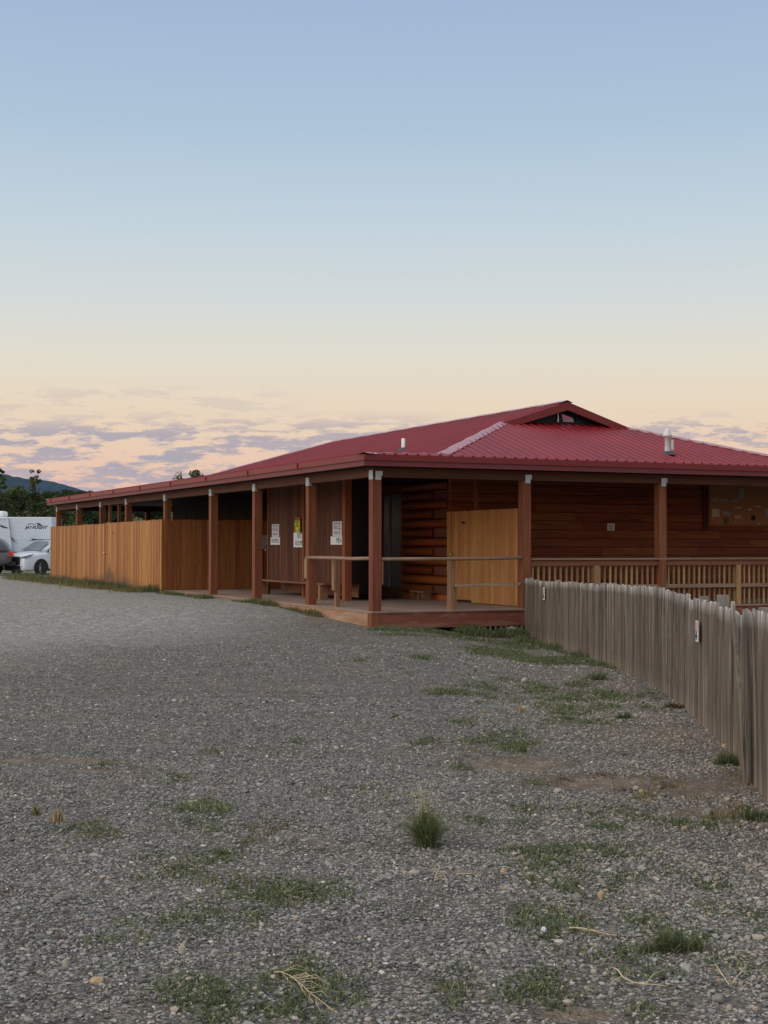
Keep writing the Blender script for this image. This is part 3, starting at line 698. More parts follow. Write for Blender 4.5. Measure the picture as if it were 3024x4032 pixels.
# ------------------------------------------------------------------ ground
def groundmat():
    t = NT('gravel_yard'); P = t.tc.outputs['Object']; x, y, z = t.sep(P)
    wv = t.noise(t.map((7,7,7)), 1, 3); 
    big = t.noise(t.map((.22,.22,.22)), 1, 5, .6); med = t.noise(t.map((1.3,1.3,1.3)), 1, 6, .65); fine = t.noise(t.map((26,26,26)), 1, 4, .7)
    cell = t.vor(t.map((1,1,1)), 62, 'Color'); cd = t.vor(t.map((1,1,1)), 62)
    cell2 = t.vor(t.map((1,1,1)), 27, 'Color')
    s1 = t.sep(cell)[0]; s2 = t.sep(cell2)[1]
    peb = t.ramp(s1, [(0, S(93,90,86)), (.3, S(120,116,109)), (.62, S(148,143,134)), (.86, S(168,162,151)), (.97, S(192,185,174)), (1, S(222,216,208))])
    peb = t.mix(t.math('MULTIPLY', t.ramp(s2, [(.3, 0), (1, 1)]), .28), peb, S(150,142,140))
    tint = t.mix(t.ramp(med, [(.4, 0), (.7, 1)]), (1,1,1,1), S(240,226,212)); peb = t.mix(.7, peb, tint, 'MULTIPLY')
    gap = t.ramp(cd, [(.0, 1), (.55, .88), (.8, .62)]); peb = t.mix(1, peb, gap, 'MULTIPLY')
    # pale crushed stone of the drive, further off on the porch side
    b1 = t.math('MULTIPLY_ADD', x, -2.1, y)            # y - 2.1x
    edge = t.math('ADD', t.math('MULTIPLY_ADD', t.math('SUBTRACT', med, .5), 6.0, b1), t.math('MULTIPLY', t.math('SUBTRACT', big, .5), 9.0))
    pale = t.ramp(t.math('DIVIDE', t.math('SUBTRACT', edge, 24.0), 13.0), [(0, 0), (1, 1)], 'EASE')
    pc = t.ramp(s1, [(0, S(140,138,132)), (.4, S(182,180,173)), (.8, S(214,211,203)), (1, S(240,237,228))])
    pc = t.mix(1, pc, gap, 'MULTIPLY')
    col = t.mix(pale, peb, pc)
    # bare dirt where the stone has worn away
    dirt = t.mix(fine, S(126,108,91), S(164,144,122))
    def patch(cx, cy, rx, ry):
        dx = t.math('DIVIDE', t.math('SUBTRACT', x, cx), rx); dy = t.math('DIVIDE', t.math('SUBTRACT', y, cy), ry)
        d = t.math('SQRT', t.math('ADD', t.math('MULTIPLY', dx, dx), t.math('MULTIPLY', dy, dy)))
        d = t.math('ADD', d, t.math('MULTIPLY', t.math('SUBTRACT', med, .5), 2.2))
        return t.ramp(d, [(.35, 1), (1.15, 0)], 'EASE')
    pts = [(at(1130,1650), .45, .42), (at(1290,1690), .65, .42), (at(1460,1700), .5, .4), (at(60,1645), .75, .14), (at(240,1664), .5, .06), (at(1240,2195), .17, .1), (at(955,2135), .06,.05),(at(1560,1760),.35,.25),(at(880,1815),.12,.1),(at(590,1790),.13,.08),(at(1480,1590),.4,.6),(at(1620,1690),.3,.5),(at(700,1335),.8,1.0)]
    acc = None
    for p, rx, ry in pts:
        m_ = patch(p.x, p.y, rx*1.1, ry*1.1); acc = m_ if acc is None else t.math('MAXIMUM', acc, m_)
    wild = t.ramp(t.noise(t.map((.9,.9,.9)), 1, 6, .7), [(.55, 0), (.70, .8)])
    # strip along the fence and porch edge is dustier
    near = t.ramp(t.math('DIVIDE', t.math('MULTIPLY_ADD', y, -.09, x), 2.2), [(.05, 0), (.6, .5)])
    acc = t.math('MAXIMUM', acc, t.math('MAXIMUM', wild, t.math('MULTIPLY', near, t.ramp(med, [(.35,0),(.65,1)]))))
    acc = t.math('MULTIPLY', acc, t.math('SUBTRACT', 1.0, t.math('MULTIPLY', pale, .8)))
    sparse = t.math('MULTIPLY', acc, t.ramp(s1, [(.0, 1), (.62, 1), (.66, .25)]))
    col = t.mix(sparse, col, dirt)
    # dry grass country beyond the yard
    gr = t.mix(t.noise(t.map((.5,.5,.5)), 1, 6, .7), S(150,138,104), S(212,196,160))
    gr = t.mix(t.ramp(t.noise(t.map((.12,.12,.12)), 1, 6, .65), [(.45, 0), (.6, .8)]), gr, S(96,104,72))
    yy = t.math('ADD', y, t.math('MULTIPLY', t.math('SUBTRACT', big, .5), 5))
    col = t.mix(t.ramp(t.math('DIVIDE', t.math('SUBTRACT', yy, 79.0), 10.0), [(0, 0), (.3, 1)]), col, gr)
    hgt = t.math('ADD', t.math('MULTIPLY', t.math('SUBTRACT', 1.0, cd), 1.0), t.math('MULTIPLY', fine, .6))
    hgt = t.math('ADD', hgt, t.math('MULTIPLY', t.noise(t.map((11,11,11)), 1, 6, .75), 2.2)); col = t.mix(1, col, t.ramp(t.noise(t.map((8,4,4)), 1, 7, .85), [(.32, S(152,148,144)), (.66, S(255,255,255))]), 'MULTIPLY'); t.bump(hgt, .8, .014)
    return t.fin(col, .92, 0, .2)
GM = groundmat()
def sgrid(lo, hi, n, k): 
    u = np.linspace(-1, 1, n); return u
xs = np.concatenate([-np.geomspace(3500, 8, 70), np.linspace(-7.6, 9, 110), np.geomspace(9.5, 3500, 60)])
ys = np.concatenate([-np.geomspace(600, 3, 14), np.linspace(-2, 30, 170), np.linspace(30.3, 110, 160), np.geomspace(111, 6000, 60)])
gv = []; 
for yv in ys:
    for xv in xs:
        zz = gz(xv, yv)
        if 2 < yv < 32 and -9 < xv < 9: zz += .012*mnoise.noise(Vector((xv*1.1, yv*1.1, 0))) + .006*mnoise.noise(Vector((xv*4, yv*4, 3)))
        gv.append((xv, yv, zz))
nx = len(xs); gf = [(j*nx+i, j*nx+i+1, (j+1)*nx+i+1, (j+1)*nx+i) for j in range(len(ys)-1) for i in range(nx-1)]
me = bpy.data.meshes.new('ground'); me.from_pydata(gv, [], gf); me.materials.append(GM); me.polygons.foreach_set('use_smooth', [True]*len(gf))
link('ground', me, kind='structure')
# gravel stones
def fastmesh(name, V, Fc, mats, cols=None, smooth_=False):
    me = bpy.data.meshes.new(name); nf = len(Fc); k = Fc.shape[1]
    me.vertices.add(len(V)); me.vertices.foreach_set('co', V.astype(np.float32).ravel())
    me.loops.add(nf*k); me.loops.foreach_set('vertex_index', Fc.astype(np.int32).ravel())
    me.polygons.add(nf); me.polygons.foreach_set('loop_start', np.arange(0, nf*k, k, dtype=np.int32)); me.polygons.foreach_set('loop_total', np.full(nf, k, np.int32))
    me.materials.append(mats)
    if cols is not None:
        a = me.attributes.new('rnd', 'FLOAT', 'FACE'); a.data.foreach_set('value', cols.astype(np.float32))
    if smooth_: me.polygons.foreach_set('use_smooth', np.ones(nf, bool))
    me.update(calc_edges=True); me.validate()
    if not smooth_: me.shade_flat()
    return me
ph = (1+5**.5)/2
IV = np.array([(-1,ph,0),(1,ph,0),(-1,-ph,0),(1,-ph,0),(0,-1,ph),(0,1,ph),(0,-1,-ph),(0,1,-ph),(ph,0,-1),(ph,0,1),(-ph,0,-1),(-ph,0,1)], float); IV /= np.linalg.norm(IV[0])
IF = np.array([(0,11,5),(0,5,1),(0,1,7),(0,7,10),(0,10,11),(1,5,9),(5,11,4),(11,10,2),(10,7,6),(7,1,8),(3,9,4),(3,4,2),(3,2,6),(3,6,8),(3,8,9),(4,9,5),(2,4,11),(6,2,10),(8,6,7),(9,8,1)])
def stones(X, Y, Z, size, col, squash=.62):
    n = len(X); r = size[:, None, None]*.5
    V = IV[None]*(1+rng.uniform(-.34,.34,(n,12,1)))*np.stack([rng.uniform(.8,1.3,n), rng.uniform(.65,1.05,n), rng.uniform(.8,1.1,n)*squash], -1)[:, None]
    th = rng.uniform(0, 2*np.pi, n); tl = rng.uniform(-.5,.5,n); c, s_ = np.cos(th), np.sin(th); ct, st_ = np.cos(tl), np.sin(tl)
    x, y, z = V[...,0], V[...,1], V[...,2]
    y, z = y*ct[:,None]-z*st_[:,None], y*st_[:,None]+z*ct[:,None]
    x, y = x*c[:,None]-y*s_[:,None], x*s_[:,None]+y*c[:,None]
    V = np.stack([x, y, z], -1)*r; V += np.stack([X, Y, Z], -1)[:, None]
    Fc = (IF[None] + (np.arange(n)*12)[:, None, None]).reshape(-1, 3)
    return V.reshape(-1, 3), Fc, np.repeat(col, 20)
def stonemat():
    t = NT('gravel_stones'); r = t.attr('rnd')
    c = t.ramp(r, [(0, S(80,79,76)), (.25, S(113,112,108)), (.5, S(142,140,134)), (.72, S(166,162,153)), (.84, S(168,149,130)), (.93, S(186,178,166)), (1, S(214,207,195))])
    n = t.noise(t.map((90,90,90)), 1, 3); v = t.n.new('ShaderNodeHueSaturation'); t.l(c, v.inputs['Color']); t.l(t.math('MULTIPLY_ADD', n, .6, .7), v.inputs['Value'])
    return t.fin(v.outputs[0], .85, 0, .25)
STONE = stonemat()
GX = []; GY = []
def dirtf(X, Y):   # thin out on the worn patches
    m_ = np.zeros(len(X))
    for (p, rx, ry) in [(at(1130,1650), .5, .42), (at(1290,1690), .65, .42), (at(1460,1700), .5, .4), (at(60,1645), .75, .12), (at(240,1664), .5, .05), (at(1240,2195), .16, .09),(at(955,2135),.06,.05),(at(1560,1760),.3,.2),(at(1620,1690),.3,.5)]:
        m_ = np.maximum(m_, np.clip(1.5-((X-p.x)**2/rx**2+(Y-p.y)**2/ry**2)*1.1, 0, 1))
    return m_
for y0, y1, dens in ((3.9, 7, 5800), (7, 10, 3600), (10, 14, 1500), (14, 22, 420), (22, 34, 130)):
    w = lambda y: y*.31+.35
    A = (w(y0)+w(y1))*(y1-y0); n = int(A*dens); Y = np.sqrt(rng.uniform(y0**2, y1**2, n)); X = rng.uniform(-1, 1, n)*w(Y)
    GX.append(X); GY.append(Y)
X = np.concatenate(GX); Y = np.concatenate(GY)
bigm = np.array([mnoise.noise(Vector((a*.8, b_*.8, 5.))) for a, b_ in zip(X[::1], Y[::1])])
keep = (rng.uniform(size=len(X)) > dirtf(X, Y)*.96) & (rng.uniform(size=len(X)) < .86 - .5*np.clip(bigm*1.6, 0, 1)); X, Y, bigm = X[keep], Y[keep], bigm[keep]
def gzv(X, Y): return np.array([gz(a, b_) + .012*mnoise.noise(Vector((a*1.1, b_*1.1, 0))) + .006*mnoise.noise(Vector((a*4, b_*4, 3))) for a, b_ in zip(X, Y)])
Z = gzv(X, Y); tanp = np.clip((X-.03*Y-.1)/1.8, 0, 1)*.4; size = np.clip(rng.lognormal(math.log(.0108), .38, len(X)), .006, .042)*(1+.5*np.clip((Y-8)/12, 0, 1)); Z += size*.12
pale = np.clip((Y-2.1*X + bigm*5 - 25)/12, 0, 1)
col0 = np.clip(.10*bigm + rng.beta(1.5, 2.0, len(X))*.98 + (rng.uniform(size=len(X)) < .018)*.4, 0, 1)
istan = rng.uniform(size=len(X)) < tanp; col0[istan] = rng.uniform(.76, .90, istan.sum())
V, Fc, cc = stones(X, Y, Z, size, np.clip(col0*(1-pale) + pale*(.66+.34*col0), 0, 1))
cc = cc
link('gravel', fastmesh('gravel', V, Fc, STONE, cc), kind='stuff', label='loose grey crushed stone covering the yard')
# larger individual stones
ROCKM = plain('pale_rock', S(172,162,148), .85, 0, .2, .25, 18); ROCKG = plain('grey_rock', S(134,130,122), .85, 0, .2, .25, 18); ROCKT = plain('tan_rock', S(186,158,122), .85, 0, .2, .25, 18); ROCKD = plain('dark_rock', S(34,34,36), .8)
def rock(dx, dy, wpx, hpx, mat, label, seed):
    p = at(dx, dy); k = ppd(p.y)*1.8228; w, h = wpx*k, hpx*k; rr = np.random.default_rng(seed)
    import bmesh
    bmx = bmesh.new(); bmesh.ops.create_icosphere(bmx, subdivisions=3, radius=.5)
    for v in bmx.verts:
        n_ = mnoise.noise(v.co*2.1 + Vector((seed, 0, 0)))*.32 + mnoise.noise(v.co*5 + Vector((0, seed, 0)))*.08
        v.co *= 1+n_; v.co = Vector([round(c*4.2)/4.2*.45 + c*.55 for c in v.co])
        v.co.x *= w; v.co.y *= w*.8; v.co.z = v.co.z*h*1.15
    me = bpy.data.meshes.new('rock'); bmx.to_mesh(me); bmx.free(); me.materials.append(mat)
    o = link('rock', me, label=label, cat='rock', group='loose rocks lying on the gravel'); o.location = (p.x, p.y+w*.2, p.z + h*.34); o.rotation_euler = (0, 0, seed*1.3)
RK = [(135,1946,38,20,ROCKG,'flat brown grey rock alone on the gravel, widest of the loose rocks'),
 (393,2060,18,22,ROCKM,'pale upright pointed stone among small weeds'),(141,2090,14,20,ROCKM,'pale leaning stone chip below the flat brown rock'),
 (208,2126,34,14,ROCKT,'orange tan flat stone near the bottom edge'),(1247,1946,22,18,ROCKG,'round grey cobble, one of a close pair'),
 (1300,1940,15,18,ROCKT,'upright tan cobble, one of a close pair'),(1175,2014,14,12,PAPER,'bright white lump in a green weed patch'),
 (895,1889,26,10,ROCKM,'long pale stone beside the dry forked twig'),(808,1886,14,7,ROCKM,'small white stone above the gravel, below the tall grass clump'),
 (836,1898,34,8,ROCKG,'thin flat grey slab half sunk in gravel'),(1087,1887,16,12,ROCKT,'tan stone in front of the broad weed patch'),
 (1027,1867,9,12,ROCKM,'little upright pale stone by the grass clump'),(1530,1762,26,16,ROCKG,'brown rock at the worn edge beneath the fence'),
 (1375,1707,14,10,ROCKM,'pale stone on the bare dirt patch'),(1385,1713,12,8,ROCKT,'tan stone touching the bare dirt patch'),
 (1424,1704,13,8,ROCKG,'grey stone on the bare dirt toward the fence'),(1205,1712,18,9,ROCKM,'white flat stone at the near rim of the bare dirt'),
 (1105,1376,22,24,ROCKM,'pale block of stone under the porch corner by the fence'),(1133,1475,16,12,ROCKM,'white stone out on the gravel before the fence'),
 (1437,2117,18,9,ROCKD,'small black lump near the pale twig'),(1553,2165,30,16,ROCKG,'smooth blue grey stone in weeds near the bottom corner'),
 (1537,2018,14,8,ROCKD,'dark flat stone among the pale chips'),(1545,2028,16,10,ROCKM,'pale broken chip beside the dark flat stone'),
 (1640,2030,30,10,ROCKM,'pale flat slab lying nearest the fence side edge'),(1030,2098,14,11,ROCKM,'pale pyramid shaped stone on open gravel'),
 (790,2070,12,6,ROCKM,'small bright chip on the bare centre gravel'),(1565,1615,14,9,ROCKT,'tan stone at the foot of the pickets'),
 (460,1708,8,9,ROCKT,'small yellowish stone alone beyond the weeds'),(760,1620,10,5,ROCKM,'white chip far out in the middle of the yard'),(957,1631,9,6,ROCKM,'white pebble just beyond the dirt patch')]
for i, (dx, dy, w, h, mt, lb) in enumerate(RK): rock(dx, dy, w, h, mt, lb, i+3)
# ------------------------------------------------------------------ grasses, weeds, twigs
def bladeMesh(name, pts, hts, wid, lean, mat, curl=.5, tone=None):
    """pts Nx3 ; three-segment tapered blades"""
    n = len(pts); az = rng.uniform(0, 2*np.pi, n); ln = np.abs(rng.normal(0, lean, n))
    dx, dy = np.cos(az)*ln, np.sin(az)*ln; wx, wy = -np.sin(az+rng.normal(0,.6,n)), np.cos(az)
    V = np.zeros((n, 7, 3)); ts = [0, .4, .75]
    for i, t in enumerate(ts):
        off = t**(1+curl); c = pts + np.stack([dx*hts*off, dy*hts*off, hts*t*(1-.25*ln*t)], -1)
        w = wid*(1-.3*t)*.5
        V[:, 2*i] = c - np.stack([wx*w, wy*w, wx*0], -1); V[:, 2*i+1] = c + np.stack([wx*w, wy*w, wx*0], -1)
    V[:, 6] = pts + np.stack([dx*hts, dy*hts, hts*(1-.25*ln)], -1)
    T = np.array([(0,1,3),(0,3,2),(2,3,5),(2,5,4),(4,5,6)])
    Fc = (T[None] + (np.arange(n)*7)[:, None, None]).reshape(-1, 3)
    tn = rng.uniform(size=n) if tone is None else tone
    return fastmesh(name, V.reshape(-1, 3), Fc, mat, np.repeat(tn, 5))
def leafmat(name, stops, rough=.7):
    t = NT(name); t.fin(t.ramp(t.attr('rnd'), stops), rough, 0, .25)
    tb = t.n.new('ShaderNodeBsdfTranslucent'); t.l(t.b.inputs['Base Color'].links[0].from_socket, tb.inputs['Color']); ms = t.n.new('ShaderNodeMixShader'); ms.inputs[0].default_value = .35
    t.l(t.b.outputs[0], ms.inputs[1]); t.l(tb.outputs[0], ms.inputs[2]); t.l(ms.outputs[0], t.out.inputs[0])
    return t.m
WEED = leafmat('weed_leaves', [(0, S(70,80,56)), (.45, S(100,112,76)), (.8, S(128,134,94)), (1, S(160,156,116))])
WEEDY = leafmat('dry_weed_leaves', [(0, S(92,92,54)), (.5, S(128,122,70)), (1, S(160,140,96))])
TUFTG = leafmat('tuft_green', [(0, S(66,84,52)), (.5, S(106,124,78)), (.82, S(148,152,104)), (1, S(186,176,130))])
STRAW = leafmat('straw', [(0, S(150,126,88)), (.5, S(188,164,126)), (1, S(222,208,178))])
BRN = leafmat('brown_litter', [(0, S(78,60,44)), (1, S(120,94,68))])
def patchpts(patches, dens):
    P = []; 
    for dx, dy, wx_, wy_, dn in patches:
        c = at(dx, dy); k = ppd(c.y)*1.8228; e0 = at(dx, dy-wy_/2); e1 = at(dx, dy+wy_/2); ry = max(.04, abs(e0.y-e1.y)/2); rx = wx_*k/2
        n = max(20, int(dens*dn*rx*ry*math.pi*.85))
        n = min(n, 22000)
        # sprigs: runners radiating from clumps
        nc = max(4, int(n/60)); cx = rng.normal(0, .5, nc); cy = rng.normal(0, .5, nc); q = cx**2+cy**2 < 1.3; cx, cy = cx[q], cy[q]
        if len(cx) == 0: continue
        idx = rng.integers(0, len(cx), n); sp = rng.uniform(.2,1,n)
        X = c.x + cx[idx]*rx*1.15 + rng.normal(0, .05, n)*sp*(1+c.y/14); Y = c.y + cy[idx]*ry*1.3 + rng.normal(0, .08, n)*sp*(1+c.y/14)
        P.append(np.stack([X, Y], -1))
    P = np.concatenate(P); return np.column_stack([P, gzv(P[:,0], P[:,1])])
WP = [(1270,1845,300,34,1),(1160,1850,90,26,1),(1190,1893,140,40,1),(1230,1868,60,20,1),(1180,1990,200,60,1),(1250,1940,80,22,.5),(1440,2010,210,60,.8),(1330,2075,180,60,.8),(1160,2110,140,60,1),(1110,2165,200,50,.8),
 (1560,2075,120,60,.5),(1640,1985,60,60,.4),(640,1935,190,60,1),(560,1925,120,60,.9),(360,1880,150,40,.6),(450,1860,130,30,.6),(200,1800,90,18,.5),(170,1790,120,16,.6),(440,1985,320,40,.7),(240,2030,150,30,.5),
 (640,2110,200,70,1),(700,2150,160,60,1),(480,2160,240,90,1),(560,2190,220,60,1),(230,2090,80,30,.3),(400,2120,120,50,.5),(980,2145,160,50,.6),(1010,2095,80,40,.3),(1390,2185,120,40,.6),(1180,2000,70,40,1),
 (350,1745,70,14,.5),(460,1748,100,30,.6),(1040,1775,60,18,.8),(1140,1748,70,16,.9),(1310,1755,150,22,.6),(980,1655,60,12,.6),(1110,1612,100,22,.6),(1150,1690,60,14,.5),(1000,1560,60,12,.4),
 (980,1497,90,10,.9),(1330,1505,60,14,.5),(1220,1540,60,12,.6),(1250,1560,120,14,.5),(1070,1410,110,14,.8),(1180,1428,120,14,.9),(1340,1440,60,14,.5),(1110,1395,60,12,.5),(905,1420,40,8,.5),(780,1426,20,4,.8),
 (250,1655,70,14,.5),(375,1680,40,12,.8),(460,1625,40,10,.5),(820,1700,60,10,.5),(640,1600,60,8,.3),(1250,1780,200,20,.5),(1450,1780,200,30,.5),(1500,1900,140,40,.5),(1560,1960,120,40,.4),(900,1980,60,20,.3),(830,1955,60,20,.3),(1330,1905,160,30,.5),(1050,1600,300,60,.12),(1200,1500,400,60,.15),(500,1800,500,80,.08)]
P = patchpts([(a, b_, c, d, e) for a, b_, c, d, e in WP], 9000)
hh = rng.uniform(.008, .026, len(P))*(1+np.clip((P[:,1]-8)/14, 0, 1))
link('ground_cover_weeds', bladeMesh('weeds', P, hh, .0045*(1+P[:,1]/14), 1.5, WEED, .3), kind='stuff', label='low green creeping weeds in patches across the gravel')
YP = [(530,1905,80,22,1),(1090,1640,60,10,.5),(455,1900,60,20,.4),(200,1780,60,20,.8),(640,1945,80,30,.5),(1160,1870,80,30,.5),(1290,1955,160,40,.4),(375,1682,50,14,.7),(760,1720,180,20,.25),(1040,1620,60,20,.5),(600,1790,90,16,.5),(1300,1700,280,40,.2),(1580,1750,160,40,.7),(1600,1680,80,30,.6),(190,1815,80,10,.4)]
P = patchpts(YP, 1800); link('dry_ground_cover', bladeMesh('dryweeds', P, rng.uniform(.012,.045,len(P)), .006, 1.1, WEEDY, .3), kind='stuff', label='yellowing dry weeds in patches across the gravel')
BP = [(590,1786,90,16,1),(515,1830,70,14,1),(390,1878,60,14,.9),(460,1865,60,12,.6),(20,1930,70,30,.8),(100,2020,40,20,.4),(1060,1900,60,30,.3),(1330,1700,260,40,.3)]
P = patchpts(BP, 2400); link('leaf_litter', bladeMesh('litter', P, rng.uniform(.01,.03,len(P)), .006, 1.4, BRN, .3), kind='stuff', label='brown dead plant litter on the gravel')
def tuft(name, dx, dy, wpx, hpx, n, mat, label, spread=.5, wid=.004, cat='grass clump', straw=0, parent=None, lean=.55):
    p = at(dx, dy); k = ppd(p.y)*1.8228; r = wpx*k/2; h = hpx*k*1.15
    a = rng.uniform(0, 2*np.pi, n); q = np.abs(rng.normal(0, r*spread*.45, n)); pts = np.stack([np.cos(a)*q, np.sin(a)*q*.8, np.zeros(n)-.01], -1)
    kc = 7 if cat == 'weed' else 3; ci = rng.integers(0, kc, n); cx_ = rng.normal(0, r*(.55 if cat == 'weed' else .09), kc); cy_ = rng.normal(0, r*(.4 if cat == 'weed' else .12), kc); ch_ = rng.uniform(.45 if cat == 'weed' else .85, 1.0, kc)
    if cat == 'weed': pts[:, :2] *= .55
    pts[:,0] += cx_[ci]; pts[:,1] += cy_[ci]
    hts = h*rng.uniform(.3, 1.0, n)*np.clip(1-.35*q/r, .3, 1)*ch_[ci]
    me = bladeMesh(name, pts, hts, wid, lean*r/h*1.1, mat, .6)
    if straw:
        root = thing(name, label, cat, p); link('blades', me, root)
        n2 = straw; a = rng.uniform(0, 2*np.pi, n2); q = rng.uniform(0, r*.25, n2); pts = np.stack([np.cos(a)*q, np.sin(a)*q, np.zeros(n2)], -1)
        stems = bladeMesh('stems', pts, h*rng.uniform(.8,1.4,n2), wid*.6, lean*1.5*r/h, STRAW, .9); link('seed_stems', stems, root)
        # seed heads: tiny flecks along stem tips
        V = np.array([v.co for v in stems.vertices]).reshape(-1, 7, 3)[:, 4:7].mean(1); m_ = 8
        pts = np.repeat(V, m_, 0) + rng.normal(0, .02, (len(V)*m_, 3)); link('seed_heads', bladeMesh('seeds', pts, rng.uniform(.004,.011,len(pts)), .0045, .8, leafmat('seed_flecks', [(0, S(176,178,140)), (1, S(214,214,180))]), .2), root, kind='stuff')
        return root
    o = link(name, me, label=label, cat=cat); o.location = p; return o
tuft('grass_tuft', 915, 1828, 84, 98, 1500, TUFTG, 'tall green grass clump with pale seed stems alone on the gravel', .42, .003, straw=60, lean=1.5)
tuft('dry_grass_tuft', 124, 1776, 38, 38, 420, STRAW, 'small straw coloured dry grass tuft on the gravel', .8, .004, lean=.5)
tuft('weed_bush', 1440, 2050, 90, 62, 1500, WEED, 'dark green feathery weed bush below the fence side', 1.2, .0035, 'weed', lean=1.0)
tuft('weed_bush', 1283, 1468, 60, 26, 700, WEED, 'green weed bush standing out from the fence on the gravel', 1.2, .006, 'weed', lean=.9)
tuft('weed_bush', 1360, 1552, 46, 22, 500, WEED, 'small dark weed bush beside the fence foot, beneath the leaning pickets', 1.2, .006, 'weed', lean=.9)
tuft('weed_bush', 1585, 1650, 60, 40, 800, WEED, 'low weed bush under the pale bowed picket', 1.2, .005, 'weed', lean=.9)
tuft('weed_bush', 1625, 1770, 70, 40, 700, WEED, 'yellow green weed bush at the fence foot, lowest along the fence', 1.2, .005, 'weed', lean=.9)
tuft('weed_bush', 1465, 1530, 60, 24, 500, BRN, 'brown dead bush against the fence foot', 1.2, .006, 'weed', lean=1.0)
tuft('weed_bush', 855, 1550, 22, 14, 250, WEED, 'little green weed alone in the middle of the yard', 1.0, .006, 'weed', lean=.8)
tuft('grass_tuft', 1128, 1625, 24, 24, 200, WEED, 'small green tuft just beyond the bare dirt', 1.0, .005, lean=.5)
tuft('dry_grass_tuft', 1125, 1540, 26, 24, 160, STRAW, 'wispy pale dry tuft far out near the fence bend', 1.0, .005, lean=.6)
tuft('dry_grass_tuft', 1040, 1540, 14, 16, 90, STRAW, 'faint dry tuft in the open gravel beyond the dirt patch', 1.0, .005, lean=.6)
tuft('dry_grass_tuft', 78, 1760, 26, 28, 120, WEEDY, 'thin yellowish sprig beside the straw tuft', 1.0, .004, lean=.8)
tuft('weed_bush', 445, 1750, 90, 36, 260, TUFTG, 'open straggly weed with thin stems in mid gravel', 1.0, .004, 'weed', lean=1.2)
for i, (dx, dy, w, h) in enumerate([(830,1350,26,26),(1185,1385,40,34),(1130,1388,36,16),(1165,1372,30,24)]):
    tuft('weed_bush', dx, dy, w, h, 350, WEED, ['dark weed growing against the porch corner post','bushy green weed leaning on the first pickets','low green weed beneath the pale block of stone','slim green weed at the start of the fence'][i], 1.0, .008, 'weed', lean=.6)
# grass bands at the foot of porch and cedar fence
def band(pts, width, n, hlo, hhi, mat, label, name, wid=.01):
    P = []; L = [ (Vector(pts[i+1])-Vector(pts[i])).length for i in range(len(pts)-1)]; tot = sum(L)
    for i in range(len(pts)-1):
        p, q = Vector(pts[i]), Vector(pts[i+1]); m_ = int(n*L[i]/tot); t = rng.uniform(0, 1, m_)
        d = (q-p).normalized(); nn = Vector((-d.y, d.x))
        cl = .5+.5*np.sin(t*L[i]*2.3+i)+.4*np.sin(t*L[i]*5.1)
        off = rng.normal(0, width*.5, m_)*np.clip(cl, .25, 1.3); P.append(np.stack([p.x+(q.x-p.x)*t+nn.x*off, p.y+(q.y-p.y)*t+nn.y*off, np.clip(cl,.15,1.3)], -1))
    P = np.concatenate(P); s_ = P[:,2].copy(); P[:,2] = [gz(a, b_) for a, b_ in P[:, :2]]; P[:,2] -= .01
    link(name, bladeMesh(name, P, rng.uniform(hlo, hhi, len(P))*np.clip(s_, .35, 1.2), wid, .5, mat, .5), kind='stuff', label=label)
lw2 = lambda a, b: tuple(loc2w(a, b))[:2]
band([lw2(1.5,-.35), lw2(2.4,-.3), lw2(3.4,-.4)], .28, 5200, .08, .2, WEED, 'green grass growing under the deck edge by the fence', 'grass_by_deck')
band([lw2(-.45,-.7), lw2(.6,-1.0), lw2(1.6,-.7)], .4, 5200, .03, .08, WEED, 'short grass in front of the porch corner', 'grass_by_corner')
band([lw2(-.9,-2.2), lw2(1.0,-1.9), lw2(1.8,-1.2)], .3, 2600, .02, .06, WEED, 'thin grass strip before the porch', 'grass_before_porch')
band([lw2(-.28,2.0), lw2(-.25,6.2)], .12, 2200, .05, .16, WEEDY, 'dry grass along the porch side', 'grass_by_porch_side')
band([lw2(-.35,4.6), lw2(-.4,7.0)], .14, 900, .06, .16, WEED, 'green weeds along the porch side', 'weeds_by_porch_side')
band([lw2(-.5,8.4), lw2(-.4,13.5)], .22, 3000, .05, .14, WEED, 'green weeds by the end of the cedar fence', 'weeds_by_fence_end')
band([lw2(-.4,13.6), lw2(-.6,17.5), lw2(-.5,21)], .3, 7000, .07, .24, WEED, 'grass growing along the cedar fence', 'grass_by_cedar_fence')
band([lw2(-.5,22), lw2(-.5,25), lw2(-.7,30), lw2(-.6,33)], .6, 8000, .10, .30, WEED, 'taller grass at the far end of the cedar fence', 'grass_by_fence_corner')
band([lw2(-.8,13.6), lw2(-1.0,17.5), lw2(-1.0,24), lw2(-1.2,30)], .5, 6000, .06, .2, WEEDY, 'yellowing grass along the cedar fence', 'dry_grass_by_fence')
band([(2.55,26.4),(2.75,24),(2.9,21.5),(2.9,19.0)], .16, 4200, .04, .14, WEED, 'green weeds along the foot of the grey fence', 'weeds_by_grey_fence', .007)
# tall reedy stems behind the grey fence
for i, (px, zt) in enumerate([(2305, 1.25), (2450, 1.22), (2845, .95)]):
    p = pxw(px, 2400, -.2); c = fence_at(fs_of_px(px))[0] + Vector((.55, .4, 0)); n = 26
    pts = np.stack([rng.normal(0,.09,n), rng.normal(0,.06,n), np.zeros(n)], -1); h_ = (zt - c.z)
    me = bladeMesh('reed', pts, rng.uniform(.6,1.0,n)*h_, .012, .16, WEEDY, 1.2); o = link('tall_weed', me, label=['tall dry weed rising behind the fence near the first porch post','tall dry weed before the second stretch of balusters','thin dry weed showing over the lower fence top'][i], cat='weed'); o.location = (c.x, c.y, gz(c.x, c.y))
